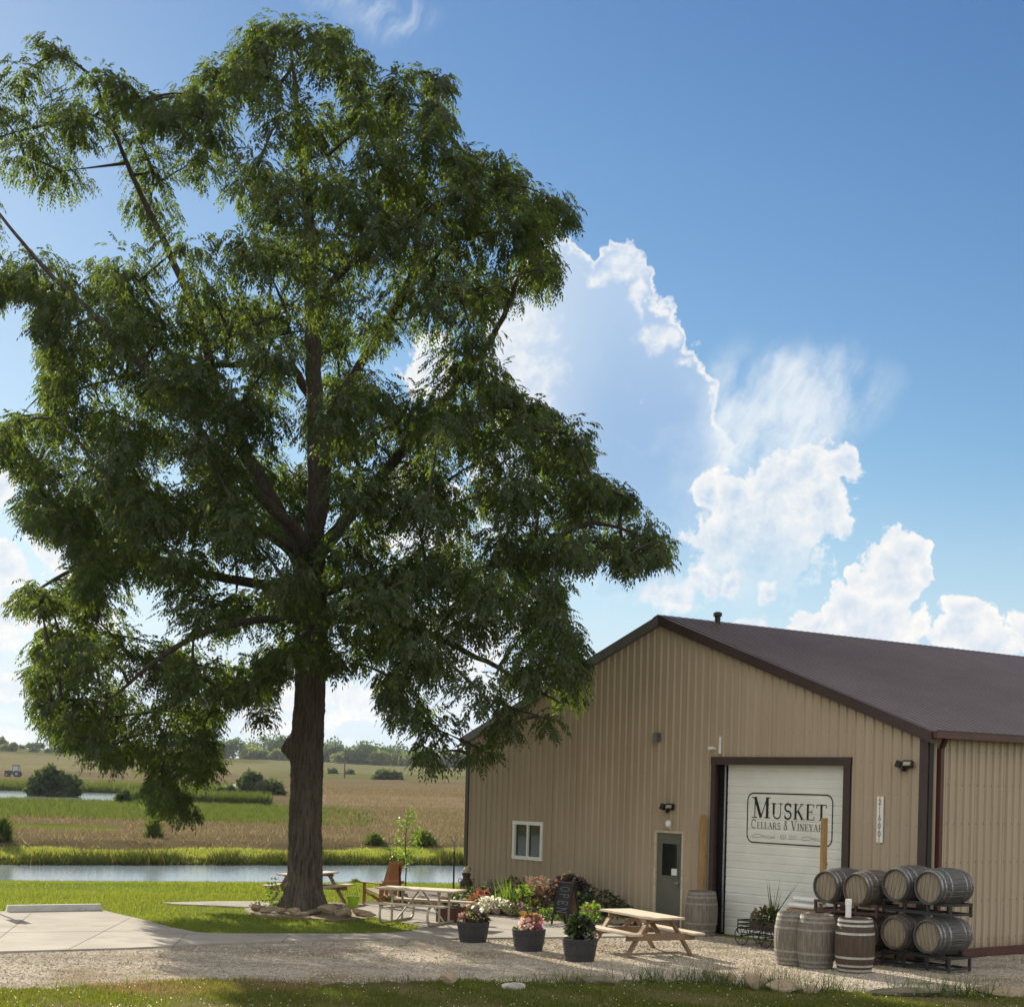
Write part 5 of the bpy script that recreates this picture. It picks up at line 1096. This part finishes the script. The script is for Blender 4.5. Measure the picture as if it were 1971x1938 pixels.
for i, (px, py, w_, lab, m, sx) in enumerate([(866, 1894, .62, 'tan mossy rock at the lawn edge below the pink planter side', 0, 1.2), (987, 1903, .50, 'flat white rock lying in grass at the gravel edge', 4, 1.5), (1108, 1893, .45, 'small pointed grey rock at the gravel edge', 7, 1.0), (1150, 1895, .6, 'low dark rock half sunk in tall grass at the gravel edge', 2, 1.4), (1366, 1887, .62, 'upright tan boulder where gravel meets the tall grass', 3, 1.1), (1402, 1893, .62, 'long leaning tan boulder next to the upright one', 0, 1.5), (1450, 1903, .70, 'blocky tan boulder below the bleached barrel', 1, 1.2), (1505, 1909, .65, 'low dusty rock in front of the upright barrels', 5, 1.4), (1560, 1912, .5, 'small half buried rock in front of the dark barrel', 6, 1.2), (1735, 1916, .85, 'long low grey slab below the black rack', 2, 2.4), (1928, 1918, .85, 'long pale slab at the yard corner', 5, 2.6), (1820, 1917, .45, 'small dark rock between the two long slabs', 7, 1.3)]):
    X, Y = G(px, py); rock(X, Y, -.02, m, random.uniform(-.3, .2), lab, None, w_ / .95 / sx ** .35, sx=sx, sz=1.9 if sx < 1.6 else 1.5)
# sapling, stake, slim pole
X, Y = -2.85, 42.3; Z = float(zt(X, Y))
t = thing('sapling', 'thin staked sapling with sparse leaves standing before the pond', 'tree', (X, Y, Z)); r = np.random.default_rng(5)
b = MB(); b.tube([(0, 0, 0), (.02, 0, .8), (-.02, 0, 1.5), (.02, 0, 2.25)], [.02, .016, .012, .005], 6)
tips = []
for k in range(16):
    z = .75 + k * .09; a = r.random() * 6.28; l = .40 * (1 - .45 * abs(z - 1.2)); e = (math.cos(a) * l, math.sin(a) * l, z + .28); b.tube([(0, 0, z), e], [.007, .003], 5); tips += [np.array((0, 0, z)) * (1 - u) + np.array(e) * u for u in (.4, .6, .8, 1)]
b.build('trunk', M['twig'], t); tp = np.repeat(np.array(tips), 9, 0); n = len(tp); np_mesh('crown', quads(tp + r.normal(size=(n, 3)) * .06, r.normal(size=(n, 3)) + (0, 0, -.3), .08, .045, r), 4, M['hosta'], t)
X, Y, _ = P(873, 1718, 40.6); t = thing('metal_stake', 'slim black metal stake with a pale forked top beside the building corner', 'stake', (X, Y, 0))
b = MB(); b.tube([(0, 0, 0), (-.01, 0, 1.33)], .022, 6); b.build('shaft', M['black'], t); b = MB(); b.tube([(-.01, 0, 1.33), (-.02, 0, 1.5), (-.12, 0, 1.74)], .012, 5); b.tube([(-.02, 0, 1.5), (.08, 0, 1.72)], .010, 5); b.tube([(-.015, 0, 1.42), (.02, 0, 1.78)], .010, 5); b.build('fork', M['galv'], t)

# ------------------------------------------------------------------ grass, weeds, reeds (uncountable)
def stuff(name, label, V, k, m, cat='grass'): tag(np_mesh(name, V, k, m), label, cat, kind='stuff')
def ground_pts(q, z=None): return np.concatenate([q, (zt(q[:, 0], q[:, 1]) if z is None else np.full(len(q), z))[:, None]], 1)
front = [G(*p) for p in wob(GRB, 1.5)][::-1]; front = [(-9.5, 24.6)] + [p for p in front if -12 < p[0] < 11] + [(9.5, 23.4), (9, 20.2), (-9, 20.2)]
q = scatter(front, 1500); pat = np.sin(q[:, 0] * 1.3 + 2 * np.sin(q[:, 1] * 1.1)) + np.sin(q[:, 1] * 2.6 + 1.4 * np.sin(q[:, 0] * .9)) + np.sin(q[:, 0] * 3.1 + q[:, 1] * 2); q = q[rng.random(len(q)) < np.clip(.66 + .30 * pat, .12, 1)]; stuff('front_lawn', 'mown green lawn strip along the bottom edge of the yard', blades(ground_pts(q), .055, .010, .35), 3, M['frontleaf'])
edge = np.array([p for p in [G(*p) for p in wob(GRB, 1)] if -7 < p[0] < 9.2]); n = 4200; i = rng.integers(0, len(edge), n); q = edge[i] + rng.normal(size=(n, 2)) * [.12, .14] + [0, -.10]
right = np.clip((q[:, 0] + .8) / 1.6, 0, 1); kp = rng.random(n) < .22 + .78 * right * (q[:, 0] < 8); kp &= rng.random(n) < np.clip(.55 + .6 * np.sin(q[:, 0] * 2.1 + 1.3 * np.sin(q[:, 0] * .8)) + .3 * np.sin(q[:, 0] * 6.3), .08, 1); q = q[kp]
stuff('edge_weeds', 'tall dark weeds and grass along the gravel edge', (lambda V: np.where((np.arange(V.shape[1]) == 2)[None, :, None], V[:, :2].mean(1, keepdims=True) + (V - V[:, :2].mean(1, keepdims=True)) * (.7 + .9 * np.clip((V[:, :1, :1] - .3) / 1.5, 0, 1)), V).reshape(-1, 3))(blades(ground_pts(q), .19, .013, .38).reshape(-1, 3, 3)), 3, M['weed'])
dryp = [G(x, y) for x, y in ((150, 1893), (330, 1886), (480, 1884), (640, 1890), (600, 1910), (420, 1915), (200, 1912))]
q = scatter(dryp, 900); stuff('dry_grass_patch', 'patch of dry tan grass at the lawn edge', blades(ground_pts(q), .05, .010, .5), 3, M['dry'])
q = scatter(gravel_poly, 1.0); cl = np.repeat(q[rng.random(len(q)) < .55], 9, 0); cl = cl + rng.normal(size=cl.shape) * .05
stuff('gravel_weeds', 'scattered weeds growing through the gravel', blades(ground_pts(cl), .06, .010, .6), 3, M['weed'])
clov = q0 = scatter(front, 9); stuff('clover_heads', 'white clover heads dotted over the front lawn', quads(ground_pts(clov) + [0, 0, .05], rng.normal(size=(len(clov), 3)) + [0, 0, 1], .022, .02), 4, M['fwhite'], 'clover')
mid_lawn = [(-24, 33), (-11.5, 34.7), (-9.2, 35.2)] + [G(x, y) for x, y in ((240, 1764), (290, 1776), (330, 1787), (380, 1797), (430, 1799), (700, 1799), (760, 1797), (790, 1794), (818, 1787), (790, 1780), (735, 1771), (690, 1756), (640, 1752), (520, 1750), (420, 1746), (330, 1742), (320, 1735), (500, 1736), (650, 1739), (720, 1743), (860, 1740))] + [(-2.6, 41), (-1.5, 43), (-.8, 57), (-16, 54), (-30, 50)]
q = scatter(mid_lawn, 360); d = np.clip((q[:, 1] - 36) / 18, 0, 1); pat = np.sin(q[:, 0] * .55 + 1.5 * np.sin(q[:, 1] * .4)) + np.sin(q[:, 1] * 1.15 + .8 * np.sin(q[:, 0] * .7)); q = q[rng.random(len(q)) < (1 - .55 * d) * np.clip(.78 + .30 * pat, .3, 1)]
stuff('lawn', 'sunlit green lawn between the parking pad, the tree and the pond', blades(ground_pts(q), .06, .016, .4), 3, M['lawnleaf'])
n = 5200; x = rng.uniform(-26, 0, n); y = yn(x) - 3.0 * rng.random(n) ** 1.2 - .2; q = np.stack([x, y], 1)
stuff('pond_edge_weeds', 'ragged weeds along the near bank of the pond', blades(ground_pts(q), .085, .03, .5), 3, M['weed'])
n = 14000; x = rng.uniform(-34, 4, n); y = yf(x) - .35 + 2.0 * rng.random(n) ** 1.3; hh = np.clip(.35 + .45 * np.sin(x * .53) * np.sin(x * 1.31 + 1) + .30 * np.sin(x * 2.9 + 1) * np.sin(x * .37), -.25, 1.2); V = blades(ground_pts(np.stack([x, y], 1)), .38, .05, .45).reshape(-1, 3, 3); base = V[:, :2].mean(1, keepdims=True); V[:, 2:] = base + (V[:, 2:] - base) * (.6 + hh[:, None, None])
stuff('far_bank_weeds', 'dark shaggy weeds on the far bank of the pond', V, 3, M['bankweed'])
n = 66000; y = np.sqrt(rng.uniform(69 ** 2, 260 ** 2, n)); x = y * rng.uniform(-.36, .02, n); t_ = x / y; kp = (y > yf(x) + 3.9 + .4 * np.sin(x * .8)) & ~((y > 84) & (y < 90) & (t_ < -.25)) & ~((y > 103) & (y < 205) & (t_ < -.12)); q = np.stack([x, y], 1)[kp]; hs = np.clip(q[:, 1] / 170, .5, 1.3)
V = blades(ground_pts(q), .22, .065, .7).reshape(-1, 3, 3); stuff('field_stubble', 'brown dry stubble and weeds over the field beyond the pond', V, 3, M['stubble'])
n = 26000; x = rng.uniform(-36, 4, n); y = yf(x) + 1.0 + 3.0 * rng.random(n) ** .8 + .4 * np.sin(x * .8); stuff('bank_grass', 'sunlit yellow green grass strip beyond the pond', blades(ground_pts(np.stack([x, y], 1)), .12, .045, .6), 3, M['bankgrass'])
n = 26000; y = rng.uniform(100, 141, n); x = y * (-.36 + .27 * rng.random(n) ** .75); kp = rng.random(n) < np.clip((-.095 - x / y + .035 * np.sin(y * .45)) / .07, 0, 1); x, y = x[kp], y[kp]; stuff('meadow_grass', 'rough green grass strip before the far pond', blades(ground_pts(np.stack([x, y], 1)), .28, .06, .6), 3, M['reed'])
n = 20000; y = rng.uniform(193, 203, n); x = y * (-.155 - .215 * rng.random(n) ** .8); m = rng.random(n) < .3; y[m] = 141 + 3 * rng.random(m.sum()); x[m] = y[m] * rng.uniform(-.25, -.155, m.sum()); kp = rng.random(len(x)) < np.clip((-.145 - x / y + .015 * np.sin(y * .9)) / .03, 0, 1) + (y < 150); x, y = x[kp], y[kp]; zz = np.maximum(zt(x, y), .5)
stuff('reeds', 'tall green reeds lining the far pond', blades(np.stack([x, y, zz], 1), .95, .10, .16), 3, M['reed'], 'reeds')

# ------------------------------------------------------------------ far trees and bushes
def crown_mesh(r, n, rx, ry, rz, zc, leaf, lumps):
    c, d = ell(lumps, rx * .72, ry * .72, rz * .72, r, .5); c[:, 2] = c[:, 2] * (1 - .25 * (np.hypot(c[:, 0] / rx, c[:, 1] / ry)))
    i = r.integers(0, lumps, n); p, d = ell(n, 1, 1, 1, r, .55); s = .34 * (.7 + .6 * r.random(lumps))[i][:, None]
    q = c[i] + p * s * np.array([rx, ry, rz]); q[:, 2] += zc
    L = leaf * (.6 + .8 * r.random(n)); return quads(q, nrm(d + r.normal(size=(n, 3)) * .7), L, L * .75, r)
def far_tree(name, label, px, py_base, py_top, w_px, Y, m, seed, n=900, cat='tree', group=None, leaf=.6, lumps=16, trunk=True, low=.12):
    r = np.random.default_rng(seed); X = P(px, py_base, Y)[0]; Z = float(zt(X, Y)); h = (py_base - py_top) / F * Y; wd = w_px / F * Y / 2
    t = thing(name, label, cat, (X, Y, Z - .1), 0, group)
    np_mesh('crown', crown_mesh(r, n, wd, wd * .85, h * (1 - low) / 2, h * (low + (1 - low) / 2), leaf, lumps), 4, M[m], t)
    if trunk: b = MB(); b.tube([(0, 0, -.2), (0, 0, h * .3), (wd * .1, 0, h * .7)], [h * .03, h * .022, h * .008], 7); b.build('trunk', M['twig'], t)
GW = 'trees along the far edge of the field'
FT = [(440, 1466, 1425, 50, 'fartree', 'dark tree on the horizon seen below the hanging leaves'), (478, 1468, 1440, 34, 'fartree2', 'pale airy tree left of the round dark wood'), (520, 1470, 1414, 100, 'fartree', 'broad dark dome of the tallest far wood'), (556, 1470, 1420, 60, 'fartree', 'dark far tree touching the trunk on its sunny side'), (486, 1469, 1446, 56, 'fartree2', 'pale bushy tree at the foot of the dome wood'), (540, 1472, 1428, 44, 'fartree', 'mid green far tree beside the branch knot'), (535, 1472, 1452, 30, 'fartree2', 'low pale bush at the field edge beside the knot'),
      (640, 1473, 1424, 62, 'fartree', 'tall dark tree just beyond the trunk on the building side'), (634, 1474, 1442, 58, 'fartree', 'rounded green tree in front of the tall dark ones by the trunk'), (668, 1475, 1450, 54, 'fartree2', 'pale yellow green tree behind the utility pole'), (696, 1475, 1428, 60, 'fartree', 'dark far tree behind the pale tree'), (728, 1476, 1430, 64, 'fartree', 'wide dark tree in the middle of the far row'), (712, 1477, 1440, 44, 'fartree', 'dark rounded tree before the wide one'), (730, 1477, 1448, 40, 'fartree2', 'pale tree in the middle of the far row'), (748, 1477, 1451, 34, 'fartree2', 'smaller pale tree next to the middle pale one'), (768, 1478, 1434, 58, 'fartree', 'dark tree towards the building end of the far row'), (790, 1478, 1438, 54, 'fartree', 'last dark tree before the hanging leaves'), (806, 1479, 1443, 56, 'fartree2', 'pale green tree beside the hanging leaves'), (845, 1480, 1440, 70, 'fartree', 'dark tree behind the hanging leaves near the building'), (600, 1473, 1426, 70, 'fartree', 'dark tree hidden mostly behind the big trunk'), (880, 1481, 1446, 60, 'fartree', 'dark tree next to the building corner')]
for i, (px, yb, yt, w_, m, lab) in enumerate(FT): far_tree('field_tree', lab, px, yb, yt, w_ * 1.3, 742 + (i * 37 % 40) - (25 if 'pale' in lab else 0), m, 100 + i, 2000, group=GW, leaf=1.15, lumps=26, low=-.22)
HT = [(68, 1443, 1431, 42, 'fartree', 'low dark copse alone on the hilltop', 750), (115, 1453, 1428, 40, 'fartree', 'dark hillside tree beside the hanging leaves', 700), (150, 1453, 1434, 50, 'fartree', 'dark hillside thicket half behind the leaves', 690), (4, 1452, 1428, 26, 'fartree', 'dark tree at the picture edge on the hill', 700), (14, 1453, 1440, 30, 'fartree2', 'small pale bushes near the picture edge on the hill', 690), (26, 1452, 1436, 12, 'fartree2', 'thin young tree on the hill slope', 690), (64, 1452, 1447, 14, 'fartree', 'single round bush on the open hillside', 690), (92, 1452, 1447, 9, 'fartree', 'tiny bush on the open hillside', 690), (40, 1443, 1440, 14, 'fartree2', 'faint pale bush on the hill crest', 750), (210, 1456, 1430, 60, 'fartree', 'dark hillside trees deep behind the leaves', 700), (270, 1458, 1436, 50, 'fartree', 'lower dark trees deep behind the leaves', 700)]
for i, (px, yb, yt, w_, m, lab, Y) in enumerate(HT): far_tree('hill_tree', lab, px, yb, yt, w_, Y, m, 300 + i, 600, group='scattered trees and bushes on the hill', leaf=1.2, lumps=12, trunk=w_ > 20, low=-.15)
BS = [(85, 1530, 1456, 66, 'bush', 'big dark round bush standing in the far pond', 158, 1700, 16), (128, 1530, 1474, 52, 'bush', 'lower dark bush merging with the big pond bush', 158, 1100, 12), (236, 1541, 1514, 20, 'bush', 'small dark conifer at the near edge of the far pond', 136, 420, 7), (440, 1532, 1503, 22, 'bush', 'small pointed dark bush beside the white object', 190, 420, 8), (482, 1530, 1486, 54, 'bush', 'spreading dark green bush with upright branches in the field', 190, 1200, 14), (522, 1536, 1508, 56, 'bush', 'low grey green thicket beside the trunk', 188, 800, 12), (418, 1534, 1512, 30, 'reed', 'pale weedy bush at the far pond end', 190, 420, 8),
      (746, 1500, 1484, 62, 'bush', 'smooth dark mounded bush on the green strip', 385, 1000, 10), (295, 1646, 1606, 22, 'reed', 'small conical young pine on the far bank', 76.5, 230, 9), (2, 1645, 1600, 26, 'bush', 'dark bush at the picture edge on the far bank', 70, 420, 8), (815, 1656, 1630, 36, 'weed', 'dark twiggy bush on the far bank near the building', 78, 420, 9), (720, 1658, 1638, 30, 'weed', 'rounded weed bush on the far bank beyond the lawn chair', 77, 360, 8), (640, 1486, 1478, 14, 'bush', 'dark scrub bush in the pasture near the utility pole', 480, 160, 5), (674, 1488, 1483, 14, 'bush', 'low dark scrub right at the utility pole', 470, 160, 5), (427, 1479, 1470, 16, 'bush', 'lone dark bush on the pasture by the leaves', 480, 200, 5), (684, 1702, 1692, 22, 'weed', 'leafy weed clump on the near pond bank', 58.5, 160, 6)]
def weed_clump(name, label, px, py_base, py_top, w_px, Y, m, seed, n):
    r = np.random.default_rng(seed); X = P(px, py_base, Y)[0]; Z = float(zt(X, Y)); h = (py_base - py_top) / F * Y; wd = w_px / F * Y / 2
    t = thing(name, label, 'bush', (X, Y, Z - .05), 0, 'bushes about the pond and field'); q = np.concatenate([r.normal(size=(n, 2)) * wd * .5, np.zeros((n, 1))], 1)
    q[:, 2] = h * .75 * r.random(n) * np.exp(-(q[:, 0] / wd) ** 2 * 1.4); np_mesh('foliage', blades(q, h * .35, .10, .5, r), 3, M[m], t)
    b = MB(); [b.tube([(0, 0, 0), (a, .1, h * (.6 + .3 * r.random()))], [.03, .01], 5) for a in r.normal(size=5) * wd * .4]; b.build('stem', M['twig'], t)
for i, (px, yb, yt, w_, m, lab, Y, n, lu) in enumerate(BS):
    if Y < 80: weed_clump('field_bush', lab, px, yb + 2, yt, w_, Y, m if m != 'bush' else 'weed', 500 + i, n * 3); continue
    far_tree('field_bush', lab, px, yb, yt, w_, Y, m, 500 + i, n, 'bush', 'bushes about the pond and field', .22 + Y * .0022, lu, trunk=False, low=-.12)
t_ = (653, 1493)
X, Y, Z = P(663, 1497, 400); Z = float(zt(X, Y)); t = thing('utility_pole', 'thin wooden utility pole with a crossarm standing in the far field', 'pole', (X, Y, Z))
b = MB(); b.tube([(0, 0, -.3), (0, 0, 7.6)], [.19, .14], 8); b.build('shaft', M['twig'], t); MB().box((0, 0, 7.1), (2.4, .14, .16)).build('crossarm', M['twig'], t)
X, Y, Z = P(28, 1493, 392); Z = float(zt(X, Y))
t = thing('farm_tractor', 'dark blue grey tractor with a glazed cab parked in the far field', 'tractor', (X, Y, Z), math.pi)
b = MB(); b.box((1.25, 0, 1.25), (2.3, .9, .8)); b.box((-.4, 0, 1.1), (1.6, 1.0, .5)); b.bar((1.4, -.0, 1.66), (2.45, 0, 1.5), .8, .12); b.build('body', M['rackblk'], t)
b = MB(); b.box((-.45, 0, 2.95), (1.7, 1.5, .16)); [b.bar((x, y, 1.5), (x * .95, y, 2.9), .09, .09, up=(1, 0, 0)) for x in (-1.15, .3) for y in (-.65, .65)]; cab = b.build('cab', M['black'], t)
MB().box((-.43, 0, 2.15), (1.36, 1.2, 1.4)).build('glazing', mat('cab_glass', (.35, .45, .5), rough=.1), cab)
for x, rr in ((-.75, .85), (1.75, .58)):
    for y in (-.8, .8):
        b = MB(); b.lathe([(rr * .5, -.2), (rr, -.2), (rr, .2), (rr * .5, .2)], 20, close=True); o = b.build('tyre', M['black'], t, loc=(x, y, rr)); o.rotation_euler = (R(90), 0, 0)
        b = MB(); b.lathe([(0, -.12), (rr * .52, -.1), (rr * .52, .1), (0, .12)], 16); b.build('rim', M['galv'], o)
X, Y, Z = P(450, 1512, 200); t = thing('white_tarp', 'small white rounded cover lying among the bushes in the field', 'cover', (X, Y, float(zt(X, Y)) + .35))
b = MB(); b.lathe([(1.1, 0), (1.05, .25), (.7, .55), (.3, .68), (0, .7)], 16); o = b.build('cover', M['white'], t); o.scale = (1.3, .8, 1)

def haze():
    m = bpy.data.materials.new('haze'); m.use_nodes = True; t = NT(m.node_tree); t.n.clear()
    v = t.n.new('ShaderNodeVolumePrincipled'); v.inputs['Color'].default_value = (.80, .88, 1, 1); v.inputs['Density'].default_value = .00006; v.inputs['Anisotropy'].default_value = .35
    t.l.new(v.outputs[0], t.n.new('ShaderNodeOutputMaterial').inputs['Volume'])
    o = MB().box((0, 690, 25), (1860, 1700, 60)).build('haze', m); tag(o, kind='stuff')
haze()
